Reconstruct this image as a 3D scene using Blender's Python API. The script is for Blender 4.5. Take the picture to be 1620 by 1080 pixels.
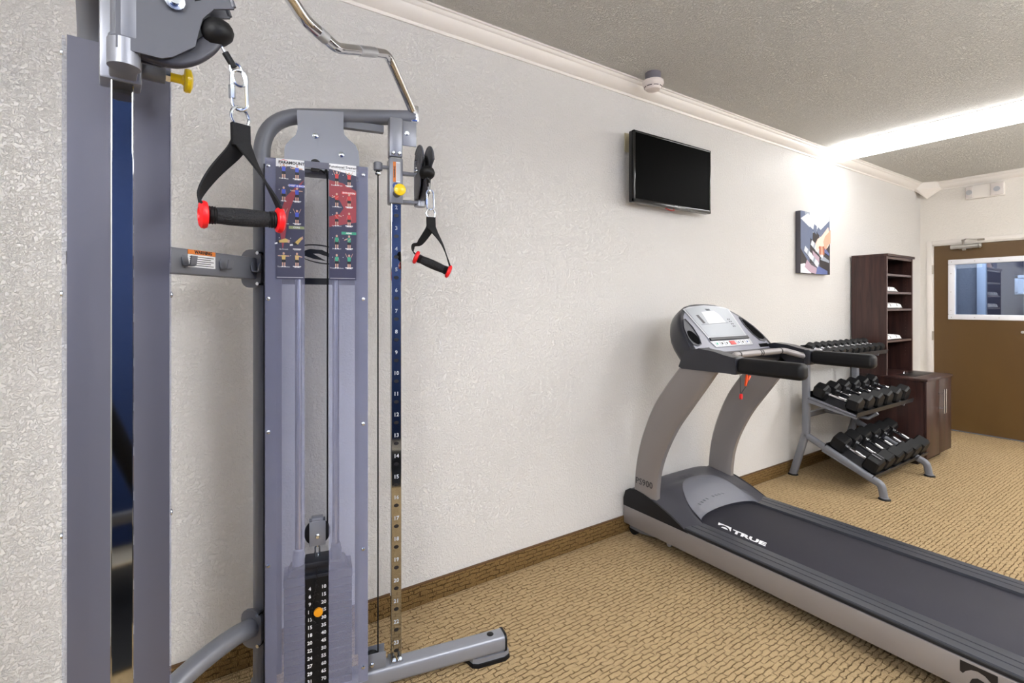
import bpy, bmesh, math, random
from mathutils import Matrix, Vector
random.seed(7)
PI = math.pi
SC = bpy.context.scene
for o in list(bpy.data.objects): bpy.data.objects.remove(o)

# ------------------------------------------------------------------ camera
CAMH = 1.3753
cam = bpy.data.objects.new('camera', bpy.data.cameras.new('camera'))
SC.collection.objects.link(cam)
cam.location = (0, 0, CAMH)
cam.rotation_euler = (math.radians(90), 0, math.radians(56.36 - 90))
cam.data.sensor_width = 36
cam.data.lens = 784 / 1620 * 36
cam.data.shift_y = -(540 - 482.05) / 1620
cam.data.clip_start = .02
SC.camera = cam

# ------------------------------------------------------------------ view + world
SC.view_settings.view_transform = 'Standard'
SC.view_settings.look = 'None'
SC.view_settings.gamma = 1
SC.view_settings.use_curve_mapping = False
SC.view_settings.exposure = 1.6
world = bpy.data.worlds.new('world'); SC.world = world
world.use_nodes = True
world.node_tree.nodes['Background'].inputs[0].default_value = (.6, .62, .66, 1)
world.node_tree.nodes['Background'].inputs[1].default_value = .15

LIGHT_A = 3.7     # ceiling fixture by the door
LIGHT_FILL = 9.5     # added fill fixtures, out of view
LIGHT_CORR = 9.0  # added corridor fill, source unseen

# ------------------------------------------------------------------ materials
def lin(c):
    return c / 12.92 if c <= .04045 else ((c + .055) / 1.055) ** 2.4
def rgb(r, g, b): return (lin(r / 255), lin(g / 255), lin(b / 255), 1)

def mat(name, col, rough=.5, metal=0., spec=.5, bump=None, emit=None, coat=0.):
    m = bpy.data.materials.new(name); m.use_nodes = True
    nt = m.node_tree; b = nt.nodes['Principled BSDF']
    b.inputs['Base Color'].default_value = col
    b.inputs['Roughness'].default_value = rough
    b.inputs['Metallic'].default_value = metal
    b.inputs['Specular IOR Level'].default_value = spec
    if coat:
        b.inputs['Coat Weight'].default_value = coat
        b.inputs['Coat Roughness'].default_value = .1
    if emit:
        b.inputs['Emission Color'].default_value = emit[0]
        b.inputs['Emission Strength'].default_value = emit[1]
    if bump:
        scale, dist, stren = bump[:3]
        tc = nt.nodes.new('ShaderNodeTexCoord'); n = nt.nodes.new('ShaderNodeTexNoise')
        n.inputs['Scale'].default_value = scale; n.inputs['Detail'].default_value = 4
        bp = nt.nodes.new('ShaderNodeBump'); bp.inputs['Distance'].default_value = dist
        bp.inputs['Strength'].default_value = stren
        nt.links.new(tc.outputs['Object'], n.inputs['Vector'])
        nt.links.new(n.outputs['Fac'], bp.inputs['Height'])
        nt.links.new(bp.outputs['Normal'], b.inputs['Normal'])
    return m

def N(nt, t, **kw):
    n = nt.nodes.new(t)
    for k, v in kw.items(): setattr(n, k, v)
    return n

def wall_material(name, col, scale, dist, rough=.55, lo=.42, hi=.62, stren=1.):
    m = bpy.data.materials.new(name); m.use_nodes = True
    nt = m.node_tree; b = nt.nodes['Principled BSDF']; L = nt.links.new
    b.inputs['Base Color'].default_value = col; b.inputs['Roughness'].default_value = rough
    tc = N(nt, 'ShaderNodeTexCoord')
    n1 = N(nt, 'ShaderNodeTexNoise'); n1.inputs['Scale'].default_value = scale
    n1.inputs['Detail'].default_value = 5; n1.inputs['Roughness'].default_value = .62
    n1.inputs['Distortion'].default_value = .6
    mr = N(nt, 'ShaderNodeMapRange'); mr.interpolation_type = 'SMOOTHSTEP'
    mr.inputs['From Min'].default_value = lo; mr.inputs['From Max'].default_value = hi
    bp = N(nt, 'ShaderNodeBump'); bp.inputs['Distance'].default_value = dist
    bp.inputs['Strength'].default_value = stren
    L(tc.outputs['Object'], n1.inputs['Vector']); L(n1.outputs['Fac'], mr.inputs['Value'])
    L(mr.outputs['Result'], bp.inputs['Height']); L(bp.outputs['Normal'], b.inputs['Normal'])
    return m

def carpet_material(name, base, dark, light, axis):
    m = bpy.data.materials.new(name); m.use_nodes = True
    nt = m.node_tree; b = nt.nodes['Principled BSDF']; L = nt.links.new
    b.inputs['Roughness'].default_value = .95; b.inputs['Specular IOR Level'].default_value = .1
    tc = N(nt, 'ShaderNodeTexCoord')
    src = tc.outputs['Object']
    if axis == 'wall':
        sx = N(nt, 'ShaderNodeSeparateXYZ'); cx = N(nt, 'ShaderNodeCombineXYZ')
        L(src, sx.inputs[0]); L(sx.outputs['X'], cx.inputs['X']); L(sx.outputs['Z'], cx.inputs['Y'])
        src = cx.outputs[0]
    # slight waviness of the tufted rows
    nz = N(nt, 'ShaderNodeTexNoise'); nz.inputs['Scale'].default_value = 34; nz.inputs['Detail'].default_value = 2
    L(src, nz.inputs['Vector'])
    sub = N(nt, 'ShaderNodeVectorMath', operation='SUBTRACT'); sub.inputs[1].default_value = (.5, .5, .5)
    L(nz.outputs['Color'], sub.inputs[0])
    scl = N(nt, 'ShaderNodeVectorMath', operation='SCALE'); scl.inputs['Scale'].default_value = .021
    L(sub.outputs[0], scl.inputs[0])
    add = N(nt, 'ShaderNodeVectorMath', operation='ADD'); L(src, add.inputs[0]); L(scl.outputs[0], add.inputs[1])
    br = N(nt, 'ShaderNodeTexBrick'); br.offset = .37
    br.inputs['Scale'].default_value = 1.
    br.inputs['Brick Width'].default_value = .058; br.inputs['Row Height'].default_value = .0205
    br.inputs['Mortar Size'].default_value = .0034; br.inputs['Mortar Smooth'].default_value = 1.
    L(add.outputs[0], br.inputs['Vector'])
    # joints fade in and out so that only dashes remain
    mk = N(nt, 'ShaderNodeTexNoise'); mk.inputs['Scale'].default_value = 42; mk.inputs['Detail'].default_value = 3
    mpp = N(nt, 'ShaderNodeMapping'); mpp.inputs['Scale'].default_value = (.55, 1.5, 1); L(src, mpp.inputs[0]); L(mpp.outputs[0], mk.inputs['Vector'])
    mr = N(nt, 'ShaderNodeMapRange'); mr.inputs['From Min'].default_value = .34; mr.inputs['From Max'].default_value = .52
    L(mk.outputs['Fac'], mr.inputs['Value'])
    jn = N(nt, 'ShaderNodeMath', operation='MULTIPLY'); L(br.outputs['Fac'], jn.inputs[0]); L(mr.outputs['Result'], jn.inputs[1])
    # yarn ribs and fibre noise
    wv = N(nt, 'ShaderNodeTexWave'); wv.wave_type = 'BANDS'; wv.bands_direction = 'X'
    wv.inputs['Scale'].default_value = 62; wv.inputs['Distortion'].default_value = 3; wv.inputs['Detail'].default_value = 2; L(add.outputs[0], wv.inputs['Vector'])
    yn = N(nt, 'ShaderNodeTexNoise'); yn.inputs['Scale'].default_value = 380; yn.inputs['Detail'].default_value = 3
    L(src, yn.inputs['Vector'])
    big = N(nt, 'ShaderNodeTexNoise'); big.inputs['Scale'].default_value = 7; big.inputs['Detail'].default_value = 5
    L(src, big.inputs['Vector'])
    c0 = N(nt, 'ShaderNodeMix', data_type='RGBA'); c0.inputs[6].default_value = base; c0.inputs[7].default_value = light; L(big.outputs['Fac'], c0.inputs[0])
    c1 = N(nt, 'ShaderNodeMix', data_type='RGBA'); L(c0.outputs[2], c1.inputs[6]); c1.inputs[7].default_value = dark
    ds = N(nt, 'ShaderNodeMath', operation='MULTIPLY'); ds.inputs[1].default_value = .8; L(jn.outputs[0], ds.inputs[0]); L(ds.outputs[0], c1.inputs[0])
    mx = N(nt, 'ShaderNodeMix', data_type='RGBA', blend_type='OVERLAY'); mx.inputs['Factor'].default_value = .85
    L(c1.outputs[2], mx.inputs[6]); L(yn.outputs['Fac'], mx.inputs[7])
    mx2 = N(nt, 'ShaderNodeMix', data_type='RGBA', blend_type='OVERLAY'); mx2.inputs['Factor'].default_value = .22
    L(mx.outputs[2], mx2.inputs[6]); L(wv.outputs['Fac'], mx2.inputs[7])
    L(mx2.outputs[2], b.inputs['Base Color'])
    inv = N(nt, 'ShaderNodeMath', operation='SUBTRACT'); inv.inputs[0].default_value = 1
    L(jn.outputs[0], inv.inputs[1])
    ad = N(nt, 'ShaderNodeMath', operation='MULTIPLY_ADD'); ad.inputs[1].default_value = .5
    L(yn.outputs['Fac'], ad.inputs[0]); L(inv.outputs[0], ad.inputs[2])
    ad2 = N(nt, 'ShaderNodeMath', operation='MULTIPLY_ADD'); ad2.inputs[1].default_value = .25
    L(wv.outputs['Fac'], ad2.inputs[0]); L(ad.outputs[0], ad2.inputs[2])
    bp = N(nt, 'ShaderNodeBump'); bp.inputs['Distance'].default_value = .007; bp.inputs['Strength'].default_value = 1.
    L(ad2.outputs[0], bp.inputs['Height']); L(bp.outputs['Normal'], b.inputs['Normal'])
    return m

def wood_material(name, c1, c2, rough, axis_scale):
    m = bpy.data.materials.new(name); m.use_nodes = True
    nt = m.node_tree; b = nt.nodes['Principled BSDF']; L = nt.links.new
    b.inputs['Roughness'].default_value = rough
    tc = N(nt, 'ShaderNodeTexCoord'); mp = N(nt, 'ShaderNodeMapping'); mp.inputs['Scale'].default_value = axis_scale
    n = N(nt, 'ShaderNodeTexNoise'); n.inputs['Scale'].default_value = 1; n.inputs['Detail'].default_value = 6
    n.inputs['Distortion'].default_value = .8
    mx = N(nt, 'ShaderNodeMix', data_type='RGBA'); mx.inputs[6].default_value = c1; mx.inputs[7].default_value = c2
    mr = N(nt, 'ShaderNodeMapRange'); mr.inputs['From Min'].default_value = .35; mr.inputs['From Max'].default_value = .68
    L(tc.outputs['Object'], mp.inputs[0]); L(mp.outputs[0], n.inputs['Vector']); L(n.outputs['Fac'], mr.inputs['Value'])
    L(mr.outputs['Result'], mx.inputs[0]); L(mx.outputs[2], b.inputs['Base Color'])
    return m

def clear_material(name, col, transp, rough=.08):
    m = bpy.data.materials.new(name); m.use_nodes = True
    nt = m.node_tree; b = nt.nodes['Principled BSDF']; L = nt.links.new
    b.inputs['Base Color'].default_value = col; b.inputs['Roughness'].default_value = rough
    t = N(nt, 'ShaderNodeBsdfTransparent'); t.inputs[0].default_value = (.92, .935, .98, 1)
    mx = N(nt, 'ShaderNodeMixShader'); mx.inputs[0].default_value = 1 - transp
    L(t.outputs[0], mx.inputs[1]); L(b.outputs[0], mx.inputs[2])
    L(mx.outputs[0], nt.nodes['Material Output'].inputs[0])
    return m

def glass_pane_material(name):
    m = bpy.data.materials.new(name); m.use_nodes = True
    nt = m.node_tree; L = nt.links.new
    t = N(nt, 'ShaderNodeBsdfTransparent'); t.inputs[0].default_value = (.75, .8, .88, 1)
    g = N(nt, 'ShaderNodeBsdfGlossy'); g.inputs['Roughness'].default_value = .01
    g.inputs[0].default_value = (.85, .92, 1, 1)
    mx = N(nt, 'ShaderNodeMixShader'); mx.inputs[0].default_value = .13
    L(t.outputs[0], mx.inputs[1]); L(g.outputs[0], mx.inputs[2])
    L(mx.outputs[0], nt.nodes['Material Output'].inputs[0])
    return m

M = {}
M['wall'] = wall_material('wall paint', rgb(225, 222, 219), 105, .0021, .45)
M['wall_smooth'] = wall_material('smooth wall paint', rgb(228, 223, 216), 60, .001, .5)
M['blue'] = wall_material('blue wall paint', rgb(24, 54, 112), 55, .002, .6)
M['ceiling'] = wall_material('popcorn ceiling', rgb(234, 231, 224), 95, .009, .9, .35, .6)
M['trim'] = mat('trim paint', rgb(228, 222, 216), .4)
M['carpet'] = carpet_material('carpet', rgb(182, 156, 118), rgb(112, 88, 58), rgb(194, 168, 128), 'floor')
M['carpet_base'] = carpet_material('carpet base', rgb(126, 100, 62), rgb(74, 54, 30), rgb(138, 110, 70), 'wall')
M['grey'] = mat('grey powder coat', rgb(116, 118, 126), .4, .1, .5, (900, .0003, .4))
M['guard'] = mat('guard grey paint', rgb(84, 85, 92), .42, .1)
M['grey_light'] = mat('light grey powder coat', rgb(140, 142, 150), .35, .35, .5, (900, .0003, .4))
M['cover'] = mat('satin grey cover', rgb(100, 100, 112), .42, .35, .5)
M['chrome'] = mat('chrome', rgb(214, 215, 220), .045, 1.)
M['steel'] = mat('brushed steel', rgb(200, 200, 205), .25, 1.)
M['post'] = mat('polished post', rgb(168, 168, 166), .045, 1.)
M['knurl'] = mat('knurled steel', rgb(205, 207, 212), .38, 1., .5, (2500, .0006, 1))
M['zinc'] = mat('zinc', rgb(215, 222, 230), .16, 1.)
M['black'] = mat('black rubber', rgb(17, 17, 19), .5, 0, .28)
M['blackg'] = mat('black gloss plastic', rgb(14, 14, 16), .14)
M['black_tray'] = mat('black tray', rgb(34, 34, 38), .4, .2)
M['screen'] = mat('tv screen', rgb(3, 3, 3), .45, 0, .02)
M['webbing'] = mat('black webbing', rgb(24, 24, 26), .8, 0, .3, (700, .001, 1))
M['grip'] = mat('black foam grip', rgb(30, 30, 33), .55, 0, .3, (330, .004, 1))
M['red'] = mat('red plastic', rgb(232, 22, 28), .42)
M['yellow'] = mat('yellow plastic', rgb(244, 208, 20), .3)
M['orange'] = mat('orange plastic', rgb(226, 150, 26), .3)
M['orange2'] = mat('bright orange clip', rgb(244, 84, 30), .35)
M['clear'] = clear_material('clear shroud panel', rgb(176, 178, 202), .77, .12)
M['clear_rear'] = clear_material('rear shroud panel', rgb(200, 204, 212), .90, .25)
M['plate'] = mat('weight plate', rgb(34, 35, 42), .45, .2)
M['white'] = mat('white print', rgb(238, 238, 240), .5)
M['navy'] = mat('placard navy', rgb(62, 62, 84), .3)
M['placard_red'] = mat('placard red', rgb(158, 66, 72), .3)
M['blue_print'] = mat('blue print', rgb(70, 92, 205), .4)
M['red_print'] = mat('red print', rgb(206, 62, 60), .4)
M['green_print'] = mat('green print', rgb(60, 160, 128), .4)
M['tan_print'] = mat('tan print', rgb(216, 186, 110), .4)
M['olive_print'] = mat('olive print', rgb(150, 160, 116), .4)
M['skin_print'] = mat('skin print', rgb(206, 166, 146), .4)
M['black_print'] = mat('black print', rgb(20, 20, 26), .4)
M['label_orange'] = mat('label orange', rgb(228, 128, 44), .4)
M['blue_print2'] = mat('label blue', rgb(40, 66, 130), .4)
M['upright'] = mat('treadmill upright paint', rgb(132, 126, 125), .36, .25)
M['rail_silver'] = mat('silver rail paint', rgb(142, 137, 137), .34, .3)
M['charcoal'] = mat('charcoal plastic', rgb(54, 54, 62), .36, 0, .5, (1400, .0003, .5))
M['charcoal2'] = mat('dark side plastic', rgb(24, 24, 27), .5, 0, .3, (1400, .0003, .5))
M['dark_grey'] = mat('dark grey plastic', rgb(36, 37, 44), .32, 0, .5)
M['belt'] = mat('running belt', rgb(46, 45, 53), .6, 0, .25, (600, .0006, .6))
M['footrail'] = mat('foot rail plastic', rgb(54, 56, 63), .3, 0, .5)
M['lcd'] = mat('display glass', rgb(150, 154, 160), .3, .1, .35)
M['silver_face'] = mat('silver faceplate', rgb(170, 171, 176), .3, .2)
M['console_face'] = mat('console face plastic', rgb(124, 124, 136), .3)  # lighter than the console body: face sheen put into the colour
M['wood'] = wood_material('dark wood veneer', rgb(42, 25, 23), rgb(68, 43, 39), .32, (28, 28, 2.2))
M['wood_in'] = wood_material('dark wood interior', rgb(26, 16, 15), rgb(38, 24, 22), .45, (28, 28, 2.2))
M['wood_edge'] = mat('wood edge band', rgb(92, 74, 70), .35)
M['door'] = wood_material('brown door', rgb(92, 68, 36), rgb(97, 73, 40), .36, (3, 3, 1))
M['pvc'] = mat('white window frame', rgb(232, 232, 238), .3)
M['pane'] = glass_pane_material('window pane')
M['towel'] = mat('towel cotton', rgb(240, 238, 238), .95, 0, .2, (500, .002, 1))
M['stripe'] = mat('towel stripe', rgb(40, 44, 66), .9)
M['beige'] = mat('beige plate', rgb(176, 166, 138), .4)
M['detector'] = mat('detector plastic', rgb(226, 216, 212), .4)
M['slot_dark'] = mat('dark slot', rgb(50, 30, 30), .7)
M['alu'] = mat('painted aluminium', rgb(196, 194, 190), .28, .8)
M['lamp_w'] = mat('warm lens', rgb(214, 206, 202), .25)
M['lens'] = mat('lamp diffuser', rgb(250, 250, 250), .4, emit=((.98, .99, 1., 1), LIGHT_A))
M['lens_fill'] = mat('added fill diffuser', rgb(250, 250, 250), .4, emit=((.965, .985, 1., 1), LIGHT_FILL))
M['fill_left'] = mat('added fill diffuser left', rgb(250, 250, 250), .4, emit=((.965, .985, 1., 1), LIGHT_FILL * 1.35))
M['fill_right'] = mat('added fill diffuser right', rgb(250, 250, 250), .4, emit=((.965, .985, 1., 1), LIGHT_FILL * .62))
M['fill_corr'] = mat('added corridor fill', rgb(250, 250, 250), .4, emit=((.85, .92, 1., 1), LIGHT_CORR))
M['corr'] = wall_material('corridor paint', rgb(150, 156, 168), 45, .004, .6)
M['lightblue'] = mat('pale blue frame', rgb(206, 218, 236), .5)
M['matte_black'] = mat('painted recess shade', rgb(14, 14, 15), .95, 0, .05)  # dark flats in this colour stand for shade inside recesses
M['etched'] = mat('etched number', rgb(178, 182, 190), .5)
M['hinge'] = mat('hinge metal', rgb(170, 160, 146), .35, .7)

# ------------------------------------------------------------------ mesh helpers
class MB:
    def __init__(s, T=None):
        s.v = []; s.f = []; s.fm = []; s.mats = []; s.cur = 0; s.T = T or Matrix()
    def use(s, m):
        m = M[m] if isinstance(m, str) else m
        if m not in s.mats: s.mats.append(m)
        s.cur = s.mats.index(m); return s
    def raw(s, vs, fs, X=None):
        n = len(s.v); X = s.T @ X if X is not None else s.T
        s.v += [X @ Vector(p) for p in vs]
        s.f += [[i + n for i in f] for f in fs]; s.fm += [s.cur] * len(fs); return s
    def mesh(s, me, X=None):
        s.raw([v.co.copy() for v in me.vertices], [list(p.vertices) for p in me.polygons], X)
    def bmx(s, bm, X=None):
        bm.verts.index_update()
        s.raw([v.co.copy() for v in bm.verts], [[v.index for v in f.verts] for f in bm.faces], X); bm.free(); return s
    def box(s, a, b, bev=0., seg=2, X=None):
        bm = bmesh.new(); bmesh.ops.create_cube(bm, size=1)
        c = [(a[i] + b[i]) / 2 for i in range(3)]; d = [abs(b[i] - a[i]) for i in range(3)]
        for v in bm.verts: v.co = Vector((c[0] + v.co.x * d[0], c[1] + v.co.y * d[1], c[2] + v.co.z * d[2]))
        if bev: bmesh.ops.bevel(bm, geom=bm.edges[:], offset=min(bev, min(d) * .49), segments=seg, affect='EDGES', profile=.5)
        return s.bmx(bm, X)
    def cyl(s, p, q, r, r2=None, seg=20):
        return s.tube([p, q], r, seg, r2=r2)
    def tube(s, pts, r, seg=12, r2=None, prof=None, closed=False, up=None, cap=True):
        pts = [Vector(p) for p in pts]; n = len(pts)
        if prof is None: prof = [(math.cos(2 * PI * i / seg), math.sin(2 * PI * i / seg)) for i in range(seg)]; unit = True
        else: unit = False
        k = len(prof)
        tan = []
        for i in range(n):
            if closed: t = pts[(i + 1) % n] - pts[i - 1]
            elif i == 0: t = pts[1] - pts[0]
            elif i == n - 1: t = pts[-1] - pts[-2]
            else: t = (pts[i + 1] - pts[i]).normalized() + (pts[i] - pts[i - 1]).normalized()
            tan.append(t.normalized())
        if up is None:
            up = Vector((0, 0, 1)) if abs(tan[0].z) < .9 else Vector((0, 1, 0))
            a = tan[0].cross(up).normalized(); first = a
            fr = []
            for i in range(n):
                if i: a = (a - tan[i] * a.dot(tan[i])).normalized()
                fr.append((a, tan[i].cross(a).normalized()))
        else:
            up = Vector(up); fr = []
            for t in tan:
                a = t.cross(up).normalized(); fr.append((a, a.cross(t).normalized()))
        vs = []
        for i in range(n):
            rr = 1 if not unit else (r if r2 is None else r + (r2 - r) * i / (n - 1))
            if isinstance(r, (list, tuple)): rr = r[i]
            for x, y in prof: vs.append(pts[i] + fr[i][0] * x * rr + fr[i][1] * y * rr)
        fs = []
        for i in range(n if closed else n - 1):
            j = (i + 1) % n
            for q in range(k): fs.append([i * k + q, i * k + (q + 1) % k, j * k + (q + 1) % k, j * k + q])
        if not closed and cap: fs += [list(range(k))[::-1], [(n - 1) * k + q for q in range(k)]]
        return s.raw(vs, fs)
    def lathe(s, prof, o, axis, seg=28):
        """prof: (radius, distance along axis)"""
        ax = Vector(axis).normalized(); u = ax.orthogonal().normalized(); w = ax.cross(u); o = Vector(o)
        vs = []; fs = []; n = len(prof)
        for r, h in prof:
            for i in range(seg):
                t = 2 * PI * i / seg; vs.append(o + ax * h + (u * math.cos(t) + w * math.sin(t)) * r)
        for j in range(n - 1):
            for i in range(seg): fs.append([j * seg + i, j * seg + (i + 1) % seg, (j + 1) * seg + (i + 1) % seg, (j + 1) * seg + i])
        if prof[0][0] > 1e-5: fs.append(list(range(seg))[::-1])
        if prof[-1][0] > 1e-5: fs.append([(n - 1) * seg + i for i in range(seg)])
        return s.raw(vs, fs)
    def prism(s, poly, o, ax, ay, depth):
        """poly in plane (ax, ay) at o, extruded along depth vector"""
        o, ax, ay, d = Vector(o), Vector(ax), Vector(ay), Vector(depth); n = len(poly)
        a = [o + ax * x + ay * y for x, y in poly]; vs = a + [p + d for p in a]
        fs = [list(range(n))[::-1], [n + i for i in range(n)]] + [[i, (i + 1) % n, n + (i + 1) % n, n + i] for i in range(n)]
        return s.raw(vs, fs)
    def flat(s, poly, o, ax, ay):
        o, ax, ay = Vector(o), Vector(ax), Vector(ay)
        return s.raw([o + ax * x + ay * y for x, y in poly], [list(range(len(poly)))])
    def grid(s, rows, closed_u=False):
        """rows of equal-length point lists -> surface"""
        k = len(rows[0]); vs = [p for r in rows for p in r]; fs = []
        for i in range(len(rows) - 1):
            for j in range(k if closed_u else k - 1):
                fs.append([i * k + j, i * k + (j + 1) % k, (i + 1) * k + (j + 1) % k, (i + 1) * k + j])
        return s.raw(vs, fs)
    def text(s, t, size, o, ax, ay, align='CENTER', ext=0.0004, bold=0.):
        cu = bpy.data.curves.new('t', 'FONT'); cu.body = t; cu.size = size; cu.align_x = align; cu.align_y = 'CENTER'
        cu.extrude = ext; cu.offset = bold; cu.resolution_u = 2
        ob = bpy.data.objects.new('t', cu); me = bpy.data.meshes.new_from_object(ob)
        o, ax, ay = Vector(o), Vector(ax), Vector(ay); nn = ax.cross(ay).normalized()
        s.raw([o + ax * v.co.x + ay * v.co.y + nn * v.co.z for v in me.vertices], [list(p.vertices) for p in me.polygons])
        bpy.data.meshes.remove(me); bpy.data.objects.remove(ob); bpy.data.curves.remove(cu); return s
    def plate(s, outline, holes, o, ax, ay, th):
        cu = bpy.data.curves.new('p', 'CURVE'); cu.dimensions = '2D'; cu.fill_mode = 'BOTH'; cu.extrude = th / 2
        for loop in [outline] + holes:
            sp = cu.splines.new('POLY'); sp.points.add(len(loop) - 1); sp.use_cyclic_u = True
            for i, (x, y) in enumerate(loop): sp.points[i].co = (x, y, 0, 1)
        ob = bpy.data.objects.new('p', cu); me = bpy.data.meshes.new_from_object(ob)
        o, ax, ay = Vector(o), Vector(ax), Vector(ay); nn = ax.cross(ay).normalized()
        s.raw([o + ax * v.co.x + ay * v.co.y + nn * v.co.z for v in me.vertices], [list(p.vertices) for p in me.polygons])
        bpy.data.meshes.remove(me); bpy.data.objects.remove(ob); bpy.data.curves.remove(cu); return s
    def build(s, name, parent=None, ang=35, weld=False):
        me = bpy.data.meshes.new(name)
        inv = wm(parent).inverted() if parent is not None else Matrix()
        me.from_pydata([inv @ p for p in s.v], [], s.f)
        for m in s.mats: me.materials.append(m)
        for p, i in zip(me.polygons, s.fm): p.material_index = i; p.use_smooth = True
        bm = bmesh.new(); bm.from_mesh(me)
        if weld: bmesh.ops.remove_doubles(bm, verts=bm.verts, dist=1e-5)
        bmesh.ops.recalc_face_normals(bm, faces=bm.faces); bm.to_mesh(me); bm.free()
        me.set_sharp_from_angle(angle=math.radians(ang))
        o = bpy.data.objects.new(name, me); SC.collection.objects.link(o)
        if parent is not None: o.parent = parent
        return o

def wm(o):
    m = o.matrix_basis.copy()
    return wm(o.parent) @ m if o.parent else m
def tag(o, label=None, cat=None, group=None, kind=None):
    if label: o['label'] = label
    if cat: o['category'] = cat
    if group: o['group'] = group
    if kind: o['kind'] = kind
    return o
def thing(name, loc, label, cat, group=None):
    o = bpy.data.objects.new(name, None); SC.collection.objects.link(o); o.location = loc
    o.empty_display_size = .1
    return tag(o, label, cat, group)
def struct(o, label=None):
    o['kind'] = 'structure'
    if label: o['label'] = label
    return o
def copy_tree(o, parent=None):
    c = o.copy(); SC.collection.objects.link(c); c.parent = parent
    for ch in list(o.children): copy_tree(ch, c)
    return c

def fillet(pts, r, n=8):
    pts = [Vector(p) for p in pts]; out = [pts[0]]
    for i in range(1, len(pts) - 1):
        a, b, c = pts[i - 1], pts[i], pts[i + 1]
        rr = r[i - 1] if isinstance(r, (list, tuple)) else r
        d1 = (a - b).normalized(); d2 = (c - b).normalized(); th = d1.angle(d2)
        t = min(rr / math.tan(th / 2), (a - b).length * .49, (c - b).length * .49)
        p, q = b + d1 * t, b + d2 * t
        for k in range(n + 1):
            s_ = k / n; out.append(p * (1 - s_) ** 2 + b * 2 * s_ * (1 - s_) + q * s_ ** 2)
    out.append(pts[-1]); return out
def spline(pts, n=6):
    pts = [Vector(p) for p in pts]; out = []
    for i in range(len(pts) - 1):
        p0 = pts[max(i - 1, 0)]; p1, p2 = pts[i], pts[i + 1]; p3 = pts[min(i + 2, len(pts) - 1)]
        for k in range(n):
            t = k / n
            out.append(.5 * ((2 * p1) + (p2 - p0) * t + (2 * p0 - 5 * p1 + 4 * p2 - p3) * t * t + (3 * p1 - p0 - 3 * p2 + p3) * t ** 3))
    out.append(pts[-1]); return out
def rrect(w, h, r, n=4):
    out = []
    for cx, cy, a0 in ((w / 2 - r, h / 2 - r, 0), (-w / 2 + r, h / 2 - r, 90), (-w / 2 + r, -h / 2 + r, 180), (w / 2 - r, -h / 2 + r, 270)):
        for k in range(n + 1):
            a = math.radians(a0 + 90 * k / n); out.append((cx + r * math.cos(a), cy + r * math.sin(a)))
    return out
def ring(c, a, b, ha, hb, n=24):
    c, a, b = Vector(c), Vector(a), Vector(b)
    return [c + a * ha * math.cos(2 * PI * i / n) + b * hb * math.sin(2 * PI * i / n) for i in range(n)]
def oval(c, a, b, ha, hb, n=8):
    """stadium: radius ha along a, half height hb along b"""
    c, a, b = Vector(c), Vector(a), Vector(b); out = []
    for k in range(n + 1):
        t = PI * k / n; out.append(c + b * (hb - ha) + (a * math.cos(t) + b * math.sin(t)) * ha)
    for k in range(n + 1):
        t = PI + PI * k / n; out.append(c - b * (hb - ha) + (a * math.cos(t) + b * math.sin(t)) * ha)
    return out
def T3(*a): return Matrix.Translation(Vector(a))
def RZ(d): return Matrix.Rotation(math.radians(d), 4, 'Z')

# ================================================================== ROOM
D = 2.129; L = 7.013; XL = -1.7; YB = -1.28; H = 2.734
b = MB().use('carpet'); b.box((XL - .1, YB - .1, -.1), (L + .02, D + .1, 0)); struct(b.build('floor'), 'tan tufted carpet floor')
b = MB().use('ceiling'); b.box((XL - .1, YB - .1, H), (L + .1, D + .1, H + .1)); struct(b.build('ceiling'))
b = MB().use('wall'); b.box((XL - .1, D, 0), (L + .1, D + .1, H)); struct(b.build('wall_back'))
b = MB().use('wall'); b.box((XL - .1, YB - .1, 0), (L + .1, YB, H)); struct(b.build('wall_front'))
b = MB().use('blue'); b.box((-.9, YB, .1), (1.7, YB + .012, H - .1), .003); struct(b.build('reflection_panel'), 'deep blue panel added behind the camera for the chrome reflections')  # unseen panel added so the chrome posts reflect blue
b = MB().use('wall'); b.box((XL - .1, YB, 0), (XL, D, H)); struct(b.build('wall_left'))
# end wall with door opening
DY1, DY0, DH = 2.018, 1.10, 2.043
b = MB().use('wall_smooth')
b.box((L, DY1, 0), (L + .12, D, H)); b.box((L, YB, 0), (L + .12, DY0, H)); b.box((L, DY0, DH), (L + .12, DY1, H))
struct(b.build('wall_right'))

def crown_profile():
    # (out from wall, down from ceiling)
    return [(0, .086), (.006, .086), (.009, .080), (.010, .073), (.016, .070), (.030, .060), (.045, .042), (.050, .030), (.052, .025),
            (.058, .023), (.062, .018), (.066, .010), (.074, .008), (.074, 0), (0, 0)]
cp = crown_profile()
b = MB().use('trim'); b.prism([(p, -q) for p, q in cp], (XL, D, H), (0, -1, 0), (0, 0, 1), (L - XL, 0, 0)); struct(b.build('trim_1'), 'white crown moulding along the long wall')
b = MB().use('trim'); b.prism([(p, -q) for p, q in cp], (L, YB, H), (-1, 0, 0), (0, 0, 1), (0, D - YB, 0)); struct(b.build('trim_2'), 'white crown moulding above the door wall')
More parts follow.
